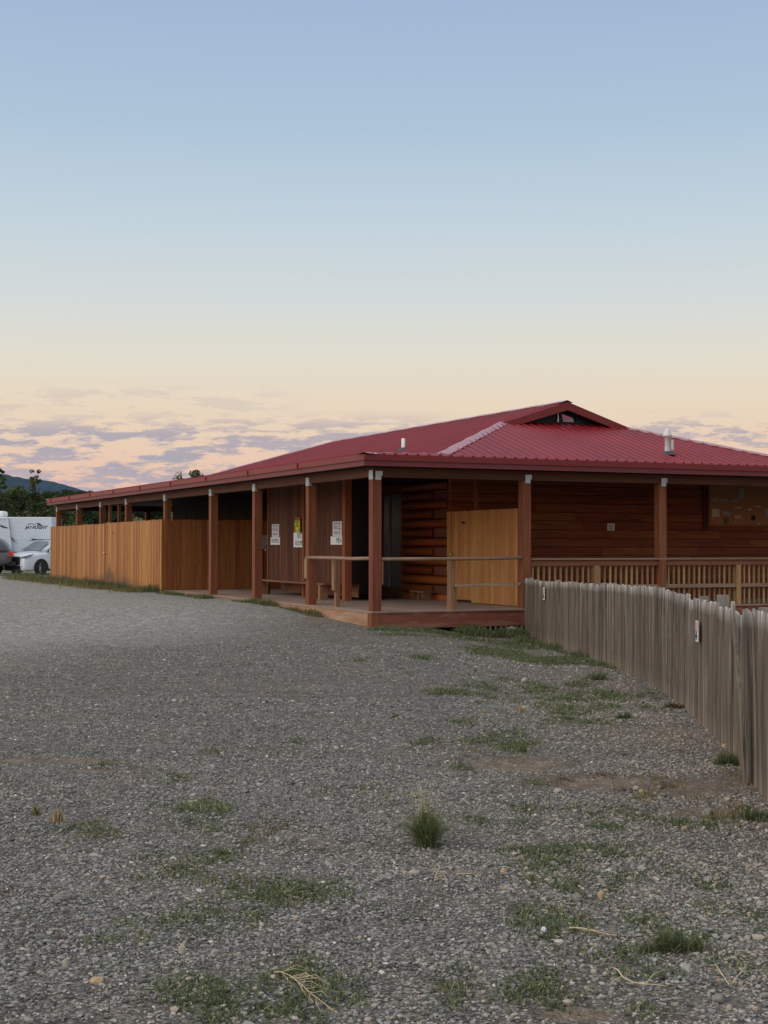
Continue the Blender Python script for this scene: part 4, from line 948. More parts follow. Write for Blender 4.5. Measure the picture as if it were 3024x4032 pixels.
# dry twigs
TWIG = plain('dry_twig', S(206,186,148), .8, 0, .2, .15, 40)
def twig(pts, rads, label, side=0, seed=1):
    rr = random.Random(seed); q = MB(); W = [at(a, b_) + Vector((0,0,.012+.004*(i%2))) for i, (a, b_) in enumerate(pts)]
    o0 = W[0].copy(); W = [w-o0+Vector((0,0,.0)) for w in W]
    q.tube(W, [rads*(1-.6*i/len(W)) for i in range(len(W))], 6)
    for j in range(side):
        i = rr.randrange(1, len(W)-1) if len(W) > 2 else 0; t = rr.random(); p = W[i].lerp(W[min(i+1, len(W)-1)], t)
        d = (W[min(i+1, len(W)-1)]-W[i]).normalized(); ang = rr.choice([-1,1])*rr.uniform(.3,.9); L = rr.uniform(.06,.17)
        e = Matrix.Rotation(ang, 3, 'Z') @ d * L; m1 = p+e*.5+Vector((0,0,rr.uniform(.0,.03))); q2 = p+Matrix.Rotation(ang*.7, 3, 'Z') @ d*L + Vector((0,0,rr.uniform(0,.04)))
        q.tube([p, m1, q2], [rads*.5, rads*.4, rads*.2], 5)
    o = q.build('dry_twig', TWIG, label=label, cat='twig'); o.location = o0
twig([(592,2108),(606,2109),(625,2114),(640,2128),(655,2138),(668,2154),(680,2160),(700,2178),(728,2196)], .0024, 'pale branching twig with many fine offshoots on the weeds', 20, 4)
twig([(945,1872),(950,1880),(942,1895),(938,1910)], .0028, 'forked straw coloured twig near the grass clump', 7, 2)
twig([(1325,2098),(1336,2106),(1345,2118),(1358,2127),(1370,2130),(1390,2136),(1410,2134),(1440,2141)], .003, 'long curving pale twig beside the black lump', 2, 5)
twig([(1230,2010),(1260,2014),(1282,2018),(1330,2030)], .003, 'thin pale twig lying across the weeds below the cobble pair', 3, 8)
twig([(1545,2090),(1560,2115),(1575,2135),(1590,2130)], .003, 'bent yellow twig near the smooth blue grey stone', 3, 9)
twig([(985,1893),(1045,1893)], .002, 'straight thin straw on the gravel near the tan stone', 0, 9)
# ------------------------------------------------------------------ trees and bushes
BARK = plain('bark', S(96,82,66), .9)
def crownmat(name, stops): return leafmat(name, stops, .75)
COTT = crownmat('cottonwood_leaves', [(0, S(40,52,34)), (.5, S(70,86,54)), (.85, S(104,114,72)), (1, S(140,142,98))])
JUN = crownmat('juniper_leaves', [(0, S(28,38,26)), (.5, S(46,60,40)), (1, S(74,84,54))])
SAGE = crownmat('sage_leaves', [(0, S(98,102,76)), (.5, S(134,136,104)), (1, S(178,174,136))])
def leafcloud(name, centers, rads, n, size, mat, flat=.8):
    k = len(centers); w = np.array(rads)**2; idx = rng.choice(k, n, p=w/w.sum()); C = np.array(centers)[idx]; R = np.array(rads)[idx]
    d = rng.normal(size=(n,3)); d /= np.linalg.norm(d, axis=1)[:,None]; rr = R*rng.uniform(.35,1.0,n)**.6
    Pn = C + d*rr[:,None]*np.array([1,1,flat]); a = rng.normal(size=(n,3)); a /= np.linalg.norm(a, axis=1)[:,None]; b = np.cross(a, rng.normal(size=(n,3))); b /= np.linalg.norm(b, axis=1)[:,None]
    s_ = size*rng.uniform(.5,1.3,n)[:,None]; V = np.stack([Pn-a*s_, Pn-b*s_*.55, Pn+a*s_, Pn+b*s_*.55], 1).reshape(-1,3)
    Fc = np.arange(4*n).reshape(-1,4); clump = rng.uniform(size=k)[idx]
    return fastmesh(name, V, Fc, mat, np.clip(clump*.6 + rng.uniform(size=n)*.45, 0, 1))
def tree(name, label, X, Y, h, r, mat, nl, ls, group=None, kind='round', seed=1, cat='tree', z=None):
    rr = random.Random(seed); zz = gz(X, Y) if z is None else z; root = thing(name, label, cat, (X, Y, zz), 0, group)
    q = MB(); top = h*(.78 if kind == 'tall' else .5); pts = [(0,0,-.2), (.05*r*rr.uniform(-1,1),0,top*.4), (.1*r*rr.uniform(-1,1),.05,top)]
    q.tube(pts, [h*.022, h*.014, h*.003], 7); cs = []; rs = []
    for i in range(11 if kind != 'bush' else 4):
        a = rr.uniform(0, 6.28); t = rr.uniform(.25, .95); L = r*rr.uniform(.5,.95)*(1-.55*t if kind == 'tall' else 1)
        s0 = Vector((0,0,top*t)); e = s0 + Vector((math.cos(a)*L, math.sin(a)*L, h*rr.uniform(.05,.2)))
        q.tube([s0, s0.lerp(e,.5)+Vector((0,0,.03*h)), e], [h*.006, h*.004, h*.0015], 5)
    q.build('trunk', BARK, root)
    for i in range(46):
        if kind == 'tall':
            t = rr.uniform(.06,1)**.9; z_ = h*t; R = r*(1.05-t*.92)*(1 if t > .12 else .8); a = rr.uniform(0,6.28); q_ = R*rr.uniform(.15,1)
            cs.append((math.cos(a)*q_, math.sin(a)*q_, z_)); rs.append(r*rr.uniform(.16,.34)*(1.1-.65*t))
        else:
            u = rr.uniform(-.5,1); a = rr.uniform(0,6.28); q_ = r*math.sqrt(max(0,1-u*u))*rr.uniform(.3,1)
            cs.append((math.cos(a)*q_, math.sin(a)*q_, h*.52+u*h*.4)); rs.append(r*rr.uniform(.2,.38))
    if kind == 'tall':
        for i in range(7): a = rr.uniform(0,6.28); cs.append((math.cos(a)*r*.16, math.sin(a)*r*.1, h*rr.uniform(.9,1.1))); rs.append(r*.1)
    tz_ = max(c[2]+.75*q_ for c, q_ in zip(cs, rs))/h; cs = [(c[0], c[1], c[2]/tz_) for c in cs]
    link('crown', leafcloud('crown', cs, rs, nl, ls, mat), root); return root
def tpx(px, ytop, Y): return (px-1512)/F*Y, H + (2141+(1512-px)*.0013*0-ytop)/F*Y
def ptree(name, label, px, ytop, Y, wpx, mat, nl, ls, **k):
    X, zt = tpx(px, ytop, Y); z = gz(X, Y); return tree(name, label, X, Y, zt-z, wpx*Y/F/2, mat, nl, ls, **k)
ptree('cottonwood_tree', 'tall thin leafed cottonwood rising above the white trailer', 138, 1842, 92, 190, COTT, 8500, .078, kind='tall', seed=5)
ptree('cottonwood_tree', 'cottonwood at the picture edge with a wispy tip', 8, 1838, 90, 150, COTT, 8500, .078, kind='tall', seed=9)
ptree('leafy_tree', 'low full tree between the two cottonwoods behind the trailer', 75, 1905, 97, 170, COTT, 7500, .078, seed=11)
ptree('leafy_tree', 'rounded green tree behind the trailer end and porch roof', 205, 1925, 99, 170, COTT, 7500, .078, seed=12)
ptree('leafy_tree', 'yellow tinged small tree by the roof tip', 235, 1950, 104, 90, SAGE, 1500, .10, seed=13)
ptree('leafy_tree', 'wide dark tree partly outside the frame beyond the trailer', -60, 1900, 96, 260, COTT, 7500, .085, seed=14)
ptree('poplar_tree', 'slim poplar top showing above the roof, the larger of the pair', 772, 1838, 75, 112, COTT, 2600, .07, seed=21)
ptree('poplar_tree', 'pale poplar top above the roof, nearer the cloud bank', 704, 1846, 75, 96, SAGE, 2000, .07, seed=22)
ptree('poplar_tree', 'small bent poplar tip just above the red eave line', 826, 1858, 76, 54, COTT, 700, .07, seed=23)
# juniper wood on the hillside: shared meshes
protoJ = []
for s_ in range(4):
    protoJ.append(tree('juniper_tree', 'dark green juniper tree on the dry hillside behind the yard', 0, 0, 3.4, 1.9, JUN, 900, .17, group='junipers on the hillside behind the yard', seed=40+s_, z=0))
rj = random.Random(3); nJ = 0; jspots = []
for i in range(120):
    Y = rj.uniform(135, 215); px = rj.uniform(-160, 520); X = (px-1512)/F*Y; jspots.append((X, Y, rj.uniform(.8,1.35)))
for i in range(46):
    Y = rj.uniform(100, 135); px = rj.uniform(225, 660); X = (px-1512)/F*Y; jspots.append((X, Y, rj.uniform(.7,1.15)))
def jtop(X, Y, s_): return 2145 - (gz(X, Y) + 3.4*s_ - H)/Y*F
def jlim(X, Y):
    px = 1512 + X/Y*F
    return float(np.interp(px, [-200, 180, 250, 300, 345, 400, 470, 560, 700], [1968, 1958, 1922, 1913, 1922, 1942, 1960, 1985, 2000]))
for i in range(160):
    Y = rj.uniform(120, 215); px = rj.uniform(230, 560); jspots.append(((px-1512)/F*Y, Y, rj.uniform(.5,1.3)))
jspots = [q for q in jspots if jtop(*q) > jlim(q[0], q[1])]
jspots.sort(key=lambda q: q[1])
for i, (X, Y, s_) in enumerate(jspots):
    o = protoJ[i] if i < 4 else copy_tree(protoJ[i % 4]); o.location = (X, Y, gz(X, Y)); o.scale = (s_, s_, s_); o.rotation_euler = (0, 0, rj.uniform(0, 6.28))
# sage bushes and shrubs seen under the porch roof
pS = [tree('sage_bush', 'pale grey green sage bush in the dry grass beyond the porch', 0, 0, .9, .8, SAGE, 420, .07, group='sage bushes in the dry grass', kind='bush', seed=60+i, cat='bush', z=0) for i in range(2)]
sp = []
for i in range(64):
    Y = rj.uniform(84, 112); px = rj.uniform(150, 520); X = (px-1512)/F*Y
    if X < -15.5 and Y < 94: continue
    sp.append((X, Y, rj.uniform(.7,1.6)))
for i, (X, Y, s_) in enumerate(sp):
    o = pS[i] if i < 2 else copy_tree(pS[i % 2]); o.location = (X, Y, gz(X, Y)); o.scale = (s_, s_, s_); o.rotation_euler = (0, 0, rj.uniform(0, 6.28))
for i, (px, yt, Y, w, lb) in enumerate([(530,1975,116,230,'big dark green tree seen under the porch roof beside the far post'),(640,1975,116,200,'dark tree filling the last porch bay next to the cedar corner'),(455,1985,118,140,'shadowed oak brush seen between the slender studs'),(345,1990,118,120,'dark scrub tree seen through the first far bays'),(265,1990,118,100,'leafy scrub tree behind the end of the porch')]):
    ptree('scrub_tree', lb, px, yt, Y, w, JUN if i < 2 else COTT, 7500, .078, seed=70+i)
# far mountain
MT = plain('haze_blue_forest_slope', S(58,78,92), .95, 0, .05, .35, .012)  # blue of the distant air mixed into the forest colour
Ym = 2600; prof = [(-900,1905),(-600,1860),(-300,1838),(-120,1846),(0,1858),(36,1861),(120,1880),(205,1889),(241,1897),(277,1910),(337,1926),(395,1937),(520,1965),(700,2000),(900,2030),(1300,2060),(1900,2085),(2800,2090),(4200,2070),(5200,2100)]
mx = []; 
for i in range(len(prof)-1):
    for t in np.linspace(0, 1, 14, endpoint=False): mx.append((prof[i][0]*(1-t)+prof[i+1][0]*t, prof[i][1]*(1-t)+prof[i+1][1]*t))
q = MB(); rows = 14; vs = []
for j in range(rows+1):
    u = j/rows; Y = 1500 + (Ym-1500)*u
    for px, py in mx:
        X = (px-1512)/F*Ym; zt = H + (2141-py)/F*Ym
        rough = (mnoise.noise(Vector((X*.02, u*9, 0)))*14 + mnoise.noise(Vector((X*.08, u*30, 2)))*5)*u*min(1, zt/100)
        vs.append((X*(.75+.25*u), Y, -5 + (zt+5)*(u**1.25) + rough*(.5 if j < rows else .3)))
for j in range(5):     # back slope
    u = (j+1)/5
    for px, py in mx:
        X = (px-1512)/F*Ym; zt = H + (2141-py)/F*Ym; vs.append((X, Ym+900*u, -5+(zt+5)*(1-u)))
nm = len(mx); q.add(vs, [(j*nm+i, j*nm+i+1, (j+1)*nm+i+1, (j+1)*nm+i) for j in range(rows+5) for i in range(nm-1)], .5, 0, True)
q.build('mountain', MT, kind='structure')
# ------------------------------------------------------------------ vehicles
def paint(name, col, met=0): 
    t = NT(name); t.b.inputs['Coat Weight'].default_value = .7; t.b.inputs['Coat Roughness'].default_value = .08
    t.bump(t.noise(t.map((3,3,3)), 1, 2), .02, .01); return t.fin(col, .38, met, .5)
WP_ = paint('white_car_paint', S(214,220,226)); GP_ = paint('grey_car_paint', S(74,74,76), 0); BLK = plain('black_trim', S(20,20,21), .55); TYRE = plain('tyre_rubber', S(30,30,31), .85)
GLS = plain('car_glass', S(46,62,64), .06, 0, .9, .1); GLS.node_tree.nodes['Principled BSDF'].inputs['Coat Weight'].default_value = 1
CHR = plain('bright_alloy', S(196,198,202), .35, .2); LENS = plain('headlamp_lens', S(104,112,118), .12, .3, .8); REDL = plain('tail_lamp_red', S(196,34,44), .2, 0, .6)
def loft(mb, secs, mi=0, smooth_=True, r=.5, close_ends=True):
    """secs: list of (x, [(y,z)...half section from bottom to centre top])"""
    n = len(secs[0][1]); full = []
    for x, hs in secs:
        row = [(x, y, z) for y, z in hs] + [(x, -y, z) for y, z in hs[::-1]]
        full += row
    m_ = 2*n; fs = []
    for i in range(len(secs)-1):
        for k in range(m_-1): fs.append((i*m_+k, (i+1)*m_+k, (i+1)*m_+k+1, i*m_+k+1))
        fs.append((i*m_+m_-1, (i+1)*m_+m_-1, (i+1)*m_, i*m_))
    if close_ends: fs.append(tuple(range(m_))); fs.append(tuple(range((len(secs)-1)*m_, len(secs)*m_))[::-1])
    mb.add(full, fs, r, mi, smooth_)
def wheel(root, x, y, r, side, steer=0):
    q = MB(); n = 28; w = .235
    prof = [(r*.70,-w/2),(r*.93,-w/2),(r,-w*.36),(r,w*.36),(r*.93,w/2),(r*.70,w/2)]
    vs = []; fs = []
    for rad, yy in prof:
        for k in range(n): a = 2*math.pi*k/n; vs.append((rad*math.cos(a), yy, rad*math.sin(a)))
    for i in range(len(prof)-1):
        for k in range(n): fs.append((i*n+k, (i+1)*n+k, (i+1)*n+(k+1)%n, i*n+(k+1)%n))
    q.add(vs, fs, .5, 0, True); wr = thing('wheel', None, None); wr.parent = root; wr.location = (x, y, r); wr.rotation_euler = (0,0,steer)
    q.build('tyre', TYRE, wr)
    q = MB(); o = side*w*.40
    q.add([(0,o*.6,0)] + [(r*.70*math.cos(2*math.pi*k/n), o*.75, r*.70*math.sin(2*math.pi*k/n)) for k in range(n)], [(0,1+k,1+(k+1)%n) for k in range(n)], .5, 1)
    for k in range(10):
        a = 2*math.pi*k/10; M = Matrix.Rotation(a, 4, 'Y'); q.box(r*.08, r*.68, min(o*.8,o*1.02), max(o*.8,o*1.02), -r*.05, r*.05, M=M, r=.5)
    vs = []; 
    for rad in (r*.64, r*.71):
        for k in range(n): a = 2*math.pi*k/n; vs.append((rad*math.cos(a), o*1.03, rad*math.sin(a)))
    q.add(vs, [(k, (k+1)%n, n+(k+1)%n, n+k) for k in range(n)], .5)
    q.tube([(0,o*.7,0),(0,o*1.08,0)], r*.12, 12); q.build('rim', [CHR, BLK], wr); return wr
def car(name, label, cat, X, Y, rz, body, glassm, suv=True, topper=False, z=None, group=None, detail=True):
    root = thing(name, label, cat, (X, Y, gz(X, Y) if z is None else z), rz, group)
    W = .96
    # stations x (front +): belt z, deck z at centre, half width
    st = [(2.46,.74,.80,.74,.34),(2.43,.93,1.0,.86,.25),(2.30,1.03,1.10,.93,.21),(1.9,1.10,1.17,.96,.20),(1.35,1.14,1.22,.97,.22),(.9,1.17,1.21,.97,.24),(0,1.17,1.19,.97,.24),(-1.0,1.18,1.19,.97,.24),(-1.7,1.19,1.20,.96,.24),(-2.25,1.18,1.2,.93,.27),(-2.44,1.12,1.14,.88,.36)]
    secs = []
    for x, zb, zc, hw, z0 in st: secs.append((x, [(hw*.55, z0), (hw*.93, z0+.01), (hw*.985, z0+.12), (hw, (z0+zb)/2+.02), (hw*.985, zb-.12), (hw*.94, zb-.02), (hw*.72, (zb+zc)/2+.01), (hw*.3, zc)]))
    q = MB(); loft(q, secs); b = q.build('body', body, root); bv = b.modifiers.new('smooth', 'SUBSURF'); bv.levels = 1; bv.render_levels = 1
    # cabin
    rear = -2.05 if suv else -1.2
    cs = [(1.46,1.14,.82,1.18),(.42,1.76,.65,1.17),(-.4,1.81,.66,1.17),(-1.4,1.79,.65,1.18),(rear,1.70,.63,1.19),(rear-.28,1.18,.78,1.19)]
    q = MB(); secs = []
    for x, zt, hw, zb in cs:
        hb = .90 if x < 1.3 and x > rear-.1 else .86
        secs.append((x, [(hb*.5, zb-.1), (hb, zb-.06), ((hb*.4+hw*.6)+.02, zb+(zt-zb)*.55), (hw+.03, max(zb-.02, zt-.06)), (hw*.8, zt-.0), (hw*.3, zt+.015)]))
    loft(q, secs); c = q.build('cabin', body, root); c.modifiers.new('smooth','SUBSURF').render_levels = 1; c.modifiers['smooth'].levels = 1
    # glass: windscreen and side windows slightly proud
    q = MB(); q.poly([(1.29,.72,1.235),(1.29,-.72,1.235),(.50,-.58,1.715),(.50,.58,1.715)][::-1], .008, Vector((.6,0,.8)), .5); 
    q.v = [(x+.035, y, z_+.035) for x, y, z_ in q.v]; q.build('windscreen', GLS, root)
    for sd in (-1, 1):
        for (x0, x1, x2, x3) in ((1.05,.38,-.32,-.32),(-.4,-.4,-1.25,-1.25),(-1.33,-1.33,-2.0,-1.85)):
            P = [(x0,sd*.925,1.20),(x1,sd*.765,1.63),(x2,sd*.765,1.65 if x0 > 0 else 1.64),(x3 if x0 > 0 else x2,sd*.925,1.21)]
            if x0 < -1: P = [(x0,sd*.922,1.21),(x1,sd*.765,1.63),(x3,sd*.76,1.59),(x2,sd*.91,1.22)]
            P = P if sd > 0 else P[::-1]; q = MB(); q.poly(P, .01, (0,sd*.93,.36), .5); q.build('side_window', GLS, root)
        q = MB()   # wheel arch, sill cladding
        for xw in (1.42,-1.40):
            vs = []; n = 14
            for rad in (.395,.475):
                for k in range(n+1): a = math.pi*(-.06+1.12*k/n); vs.append((xw+rad*math.cos(a), sd*.975, .38+rad*math.sin(a)))
            q.add(vs, [(k,k+1,n+2+k,n+1+k) if sd < 0 else (k+1,k,n+1+k,n+2+k) for k in range(n)], .5)
            vs = [(xw, sd*.972, .38)] + [(xw+.40*math.cos(2*math.pi*k/20), sd*.972, .38+.40*math.sin(2*math.pi*k/20)) for k in range(20)]
            q.add(vs, [(0,1+k,1+(k+1)%20) for k in range(20)], .5)
        q.box(-.95,.98, min(sd*.95,sd*.98),max(sd*.95,sd*.98), .24,.33); q.build('cladding', BLK, root)
        q = MB(); M = Matrix.Translation((.82,sd*1.05,1.23)); q.box(-.07,.06,-.1,.1,-.06,.09,M=M); q.build('wing_mirror', body, root)
        q = MB(); P = [(2.45,sd*.54,.94),(2.38,sd*.84,.99),(2.05,sd*.955,1.06),(1.86,sd*.965,1.09),(2.05,sd*.965,.98),(2.36,sd*.89,.88),(2.46,sd*.58,.86)]
        q.poly(P if sd < 0 else P[::-1], .01, (.5,sd*.6,.1), .5); q.v = [(x+.035, y+sd*.022, z_) for x, y, z_ in q.v]; q.build('headlamp', LENS, root)
        q = MB(); P = [(2.42,sd*.62,.42),(2.30,sd*.84,.50),(2.26,sd*.88,.66),(2.32,sd*.80,.62),(2.42,sd*.68,.48)]
        q.poly(P if sd < 0 else P[::-1], .01, (.8,sd*.5,0), .5); q.v = [(x+.05, y+sd*.02, z_) for x, y, z_ in q.v]; q.build('fog_recess', BLK, root)
        q = MB(); q.box(-2.40,-2.12,min(sd*.80,sd*.935),max(sd*.80,sd*.935),.93,1.12); q.build('tail_lamp', REDL, root)
        q = MB(); q.bar((.3,sd*.58,1.84),(-1.8,sd*.58,1.82),.03,.03); q.build('roof_rail', BLK, root)
    q = MB(); q.box(2.40,2.50,-.56,.56,.56,.95); q.build('grille', BLK, root)
    for zz in (.60,.70,.80):
        q = MB(); q.box(2.49,2.515,-.5,.5,zz+.05,zz+.07); q.build('grille_bar', RUBBER, root)
    q = MB(); q.box(2.38,2.475,-.6,.6,.26,.50); q.build('lower_grille', BLK, root)
    q = MB(); q.box(-2.3,2.2,-.85,.85,.22,.36); q.build('underbody', BLK, root)
    for xw in (1.42,-1.40):
        for sd in (-1,1): wheel(root, xw, sd*.865, .375, sd, .28 if xw > 0 and steer_[0] else 0)
    return root
steer_ = [True]
p = pxw(157, 2266, -.06)
hd = math.radians(-90-36)     # heading: toward the camera, turned to the left
Rz = Matrix.Rotation(hd, 3, 'Z'); off = Rz @ Vector((1.42, .865, 0))
car('parked_car', 'white crossover car parked nose out between the cedar fence and grey truck', 'car', p.x-off.x*1.02, p.y-off.y*1.02, hd, WP_, GLS).scale = (1.02, 1.02, 1.02)
steer_[0] = False
p = pxw(2, 2265, -.06)       # rear wheel of grey truck
pk = math.pi + .14
def truck():
    R = Matrix.Rotation(pk, 3, 'Z'); o = R @ Vector((-1.55, .88, 0)); X, Y = p.x-o.x-.16, p.y-o.y-1.5
    root = thing('pickup_truck', 'dark grey pickup with a matching canopy and red tail lamp, cut by the picture edge', 'truck', (X, Y, gz(X, Y)), pk)
    st = [(3.1,.8,.84,.80,.42),(3.0,1.0,1.02,.92,.36),(2.2,1.12,1.16,.98,.38),(1.4,1.18,1.2,1.0,.40),(0,1.2,1.2,1.0,.42),(-1.0,1.22,1.22,1.0,.42),(-2.0,1.22,1.22,.99,.46),(-2.55,1.22,1.22,.96,.58),(-2.70,1.16,1.18,.92,.66)]
    q = MB(); secs = [(x, [(hw*.55,z0),(hw*.95,z0+.02),(hw,z0+.15),(hw*1.0,(z0+zb)/2),(hw*.99,zb-.1),(hw*.95,zb-.01),(hw*.6,zb),(hw*.3,zc)]) for x, zb, zc, hw, z0 in st]
    loft(q, secs); b = q.build('body', GP_, root); b.modifiers.new('smooth','SUBSURF').render_levels = 1
    q = MB(); secs = [(x, [(.5,1.1),(.94,1.16),(.88,1.16+(zt-1.16)*.6),(.76,zt-.05),(.6,zt),(.25,zt+.02)]) for x, zt in ((1.6,1.24),(.9,1.86),(-.2,1.93),(-.7,1.93),(-1.8,1.95),(-2.15,1.93),(-2.58,1.24))]
    loft(q, secs); b = q.build('canopy', GP_, root); b.modifiers.new('smooth','SUBSURF').render_levels = 1
    for sd in (-1,1):
        q = MB(); P = [(-1.05,sd*.93,1.32),(-1.05,sd*.83,1.76),(-1.98,sd*.825,1.76),(-2.18,sd*.93,1.34)]; q.poly(P if sd > 0 else P[::-1], .015, (0,sd*.95,.25), .5); q.build('side_window', GLS, root)
        q = MB(); q.box(-2.73,-2.50,min(sd*.80,sd*.965),max(sd*.80,sd*.965),1.0,1.22); q.build('tail_lamp', REDL, root)
        for xw in (1.75,-1.55):
            q = MB(); vs = [(xw, sd*1.002, .42)] + [(xw+.48*math.cos(2*math.pi*k/20), sd*1.002, .44+.48*math.sin(2*math.pi*k/20)) for k in range(20)]; q.add(vs, [(0,1+k,1+(k+1)%20) for k in range(20)], .5); q.build('wheel_well', BLK, root)
            wheel(root, xw, sd*.93, .42, sd)
    q = MB(); q.box(-2.86,-2.6,-.85,.85,.52,.72); q.build('rear_bumper', BLK, root)
truck()
# travel trailer
def trailermat():
    t = NT('trailer_siding'); z = t.sep(t.tc.outputs['Object'])[2]; w = t.math('PINGPONG', z, .036)
    t.bump(t.math('SMOOTH_MIN', t.math('MULTIPLY', w, 27.0), .75, .2), .5, .015)
    return t.fin(t.mix(t.noise(t.map((.5,.5,2)), 1, 4), S(196,206,216), S(216,222,228)), .45, 0, .4)
TS_ = trailermat(); TRX1 = (222-1512)/F*78
tt = thing('travel_trailer', 'white travel trailer with corrugated siding and JAY FLIGHT lettering behind the cars', 'trailer', (TRX1, 77, -.05), 0)
LT = 8.6
q = MB(); q.box(-LT, 0, 0, 2.4, .62, 3.10); b = q.build('body', TS_, tt); bv = b.modifiers.new('bev','BEVEL'); bv.width = .05; bv.segments = 3
q = MB(); q.poly([(-LT,-.34,.75),(-2.05,-.34,.75),(-2.37,-.34,3.04),(-LT,-.34,3.04)], .0, (0,-1,0))
q = MB(); q.poly([(-LT,-.12,.75),(-2.05,-.12,.75),(-2.37,-.12,3.03),(-LT,-.12,3.03)], .115, (0,-1,0), .5); so = q.build('slide_out', TS_, tt)
q = MB(); q.bar((-2.07,-.13,.75),(-2.39,-.13,3.03),.035,.05, up=Vector((0,1,0))); q.bar((-LT,-.13,3.04),(-2.37,-.13,3.04),.05,.07); q.build('corner_trim', WHITE, so)
q = MB(); q.box(-3.75,-3.67,-.26,-.20,.8,2.98); q.build('awning_arm', WHITE, tt)
q = MB(); q.tube([(-LT,-.30,2.98),(-3.6,-.30,2.98)], .08, 10); q.build('awning_roll', WHITE, tt)
q = MB(); q.box(-3.0-.95,-2.75,.5,1.4,3.10,3.44); b = q.build('roof_air_conditioner', WHITE, tt); bv = b.modifiers.new('bev','BEVEL'); bv.width = .13; bv.segments = 4
q = MB(); q.box(-3.62,-3.15,-.135,-.122,1.15,2.0); q.build('window', plain('tinted_trailer_window', S(24,28,36), .1, 0, .8), tt)
SW = plain('dark_stripe', S(52,60,74), .4)
def swoosh(pts, name='stripe', y=-.005):
    q = MB(); P = [(x, y, z_) for x, z_ in pts]; q.poly(P, .004, (0,-1,0), .5); q.build(name, SW, tt)
tx = lambda cx: (cx/5.53-222)/F*78.0; tz = lambda cy: 1.55 + (2143-(2000+cy/5.53))/F*78.0
for pts, yy in (([(0,285),(60,300),(125,360),(220,395),(330,430),(250,420),(150,400),(70,340),(0,300)],-.125), ([(125,330),(200,370),(270,395),(345,405),(260,405),(180,380),(130,350)],-.126), ([(310,575),(380,620),(430,670),(442,745),(420,705),(370,640)],-.125), ([(760,635),(830,640),(930,650),(1040,675),(900,668),(790,690),(680,690),(800,675),(812,660)],-.006)):
    swoosh([(tx(a), tz(b)) for a, b in pts][::-1], y=yy)
textmesh('lettering', 'JAY', (tz(375)-tz(432))*1.55, SW, tt, frameM((tx(715),-.006,tz(402)), (1,0,0)), shear=.35, bold=.008, sx=.95)
textmesh('lettering', 'FLIGHT', (tz(375)-tz(432))*1.65, SW, tt, frameM((tx(955),-.006,tz(402)), (1,0,0)), shear=.35, bold=.008, sx=1.02)
swoosh([(tx(a), tz(b)) for a, b in [(680,350),(720,322),(780,312),(840,325),(885,352),(840,340),(790,326),(735,332)]][::-1], 'emblem')
swoosh([(tx(a), tz(b)) for a, b in [(870,320),(905,302),(950,305),(1000,345),(1060,372),(985,360),(900,358),(935,330)]][::-1], 'emblem')
for xw in (-5.2,-6.1): wheel(tt, xw, .1, .36, -1)
q = MB(); q.box(-.02,.0+1.1,1.1,1.3,.45,.6); q.box(-LT,0,.05,2.3,.5,.62); q.build('chassis', BLK, tt)
# cars beyond the building
p = pxw(400, 2080, None)
Yc = 93; Xc = (400-1512)/F*Yc
zc = H + (2147-2056)/F*Yc - 1.78
car('parked_car', 'white car whose roof shows over the cedar fence beside the gate studs', 'car', Xc+.9, Yc, math.pi, WP_, GLS, z=gz(Xc, Yc))
Yc = 96.5; Xc = (528-1512)/F*Yc
car('parked_car', 'white car with dark glass seen under the porch roof beyond the fence', 'car', Xc+1.6, Yc, math.pi-.1, WP_, GLS, z=gz(Xc, Yc))
# ------------------------------------------------------------------ world + sun
w = bpy.data.worlds.new('World'); SC.world = w; w.use_nodes = True; nt = w.node_tree; nt.nodes.clear()
class WN(NT):
    def __init__(s, t): s.t = t; s.n = t.nodes
n = WN(nt); tc = nt.nodes.new('ShaderNodeTexCoord'); n.tc = tc; D = tc.outputs['Generated']; dx, dy, dz = n.sep(D)
zz = n.math('MULTIPLY', dz, 2.0, clamp=True)      # ramp spans elevation sine 0..0.5
stops = [(0, S(216,172,156)), (.06, S(228,184,169)), (.10, S(232,196,175)), (.15, S(233,207,183)), (.20, S(232,215,192)), (.265, S(224,220,206)), (.33, S(213,218,216)), (.44, S(195,211,221)), (.57, S(174,197,217)), (.72, S(160,184,213)), (1, S(128,156,196))]
sky = n.ramp(zz, stops)
hi = n.ramp(dz, [(.42, 0), (.75, 1)]); sky = n.mix(hi, sky, S(222,223,226))
# afterglow of the set sun behind the viewer
Ld = Vector((-.80,-.52,.26)).normalized()
dt = n.math('ADD', n.math('ADD', n.math('MULTIPLY', dx, Ld.x), n.math('MULTIPLY', dy, Ld.y)), n.math('MULTIPLY', dz, Ld.z))
gl = n.math('POWER', n.math('MAXIMUM', dt, 0.0), 2.6)
glc = n.mix(1, sky, n.mix(gl, (1,1,1,1), (2.1,1.95,1.8,1)), 'MULTIPLY')
# clouds: flat streaks low over the horizon
az = n.math('DIVIDE', dx, n.math('MAXIMUM', n.math('ABSOLUTE', dy), .05)); el = n.math('DIVIDE', dz, n.math('MAXIMUM', n.math('ABSOLUTE', dy), .05))
cv = nt.nodes.new('ShaderNodeCombineXYZ'); nt.links.new(az, cv.inputs[0]); nt.links.new(el, cv.inputs[1])
def cmap(sx, sy, ox, oy):
    m_ = nt.nodes.new('ShaderNodeMapping'); m_.inputs['Scale'].default_value = (sx, sy, 1); m_.inputs['Location'].default_value = (ox, oy, 0); nt.links.new(cv.outputs[0], m_.inputs['Vector']); return m_.outputs[0]
c1 = n.noise(cmap(21, 98, 3.4, 1.7), 1, 12, .68, .1); c2 = n.noise(cmap(4, 22, 7.3, 2.2), 1, 3, .5)
cn = n.math('ADD', n.math('MULTIPLY', c1, .9), n.math('MULTIPLY', c2, .22))
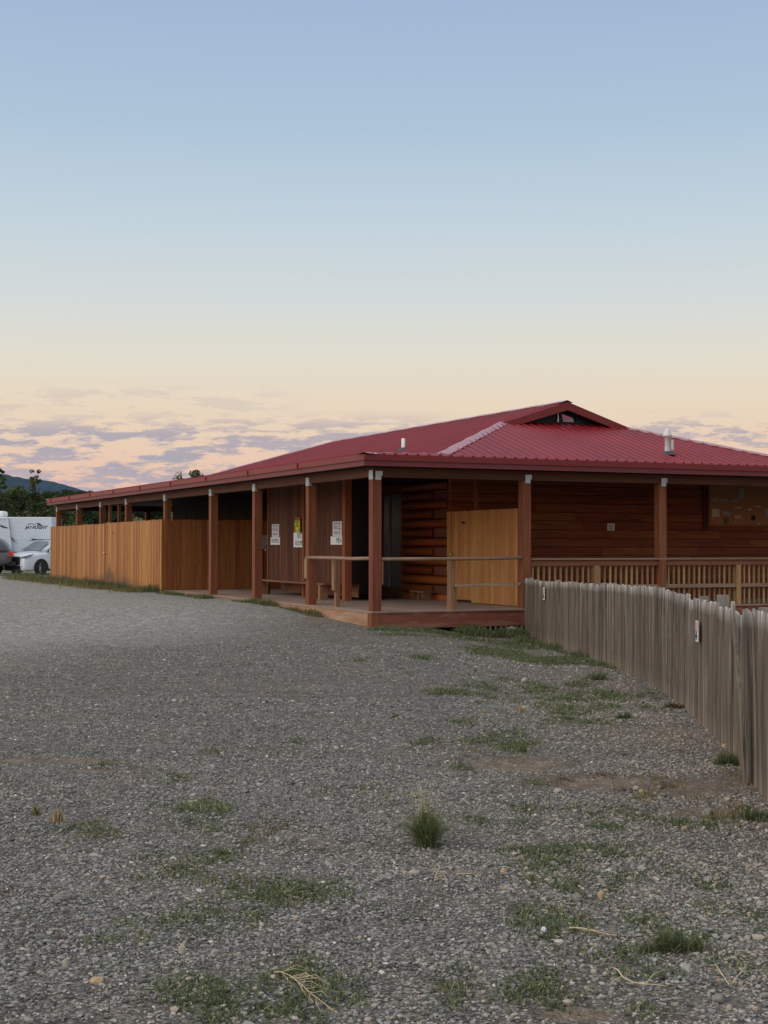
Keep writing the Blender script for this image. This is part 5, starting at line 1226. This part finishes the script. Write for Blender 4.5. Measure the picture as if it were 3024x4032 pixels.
def win(v, a, b, c, d): return n.math('MULTIPLY', n.ramp(v, [(a, 0), (b, 1)], 'EASE'), n.ramp(v, [(c, 1), (d, 0)], 'EASE'))
azs = n.math('ADD', az, .5)     # 0.5 = straight ahead
bank = n.math('MULTIPLY', win(el, .012, .030, .078, .098), win(azs, .02, .12, .50, .58))
wis = n.math('MULTIPLY', win(el, .05, .062, .082, .098), win(azs, .62, .66, .80, .95))
top = n.math('MULTIPLY', win(el, .085, .095, .105, .118), win(azs, .15, .22, .40, .46))
lowc = n.math('MULTIPLY', win(el, .03, .05, .062, .072), win(azs, .72, .76, .95, .99))
m1 = n.math('MULTIPLY', n.ramp(cn, [(.515, 0), (.585, 1)]), bank)
m2 = n.math('MULTIPLY', n.ramp(cn, [(.56, 0), (.615, .9)]), n.math('MAXIMUM', wis, n.math('MULTIPLY', top, .3)))
m3 = n.math('MULTIPLY', n.ramp(cn, [(.54, 0), (.60, .85)]), lowc)
cm = n.math('MAXIMUM', m1, n.math('MAXIMUM', m2, m3))
cc = n.mix(n.ramp(c2, [(.35, 0), (.65, 1)]), S(166,164,177), S(188,173,180))
fin = n.mix(n.math('MULTIPLY', cm, .92), glc, cc)
gnd = n.ramp(dz, [(0, 0), (.002, 1)]); 
fin = n.mix(gnd, S(110,106,100), fin)
bg = nt.nodes.new('ShaderNodeBackground'); nt.links.new(fin, bg.inputs[0]); bg.inputs[1].default_value = 1.0
ow = nt.nodes.new('ShaderNodeOutputWorld'); nt.links.new(bg.outputs[0], ow.inputs[0])
sun = bpy.data.lights.new('sun', 'SUN'); sun.energy = .85; sun.angle = math.radians(60); sun.color = (1, .92, .84)
so_ = bpy.data.objects.new('sun', sun); COL.objects.link(so_); so_.rotation_euler = Vector((-.70,-.52,.62)).to_track_quat('Z', 'Y').to_euler()
SC.view_settings.view_transform = 'Standard'; SC.view_settings.look = 'None'; SC.view_settings.exposure = 0; SC.view_settings.gamma = 1
SC.cycles.use_denoising = True; SC.cycles.max_bounces = 6; SC.cycles.diffuse_bounces = 3; SC.cycles.glossy_bounces = 3
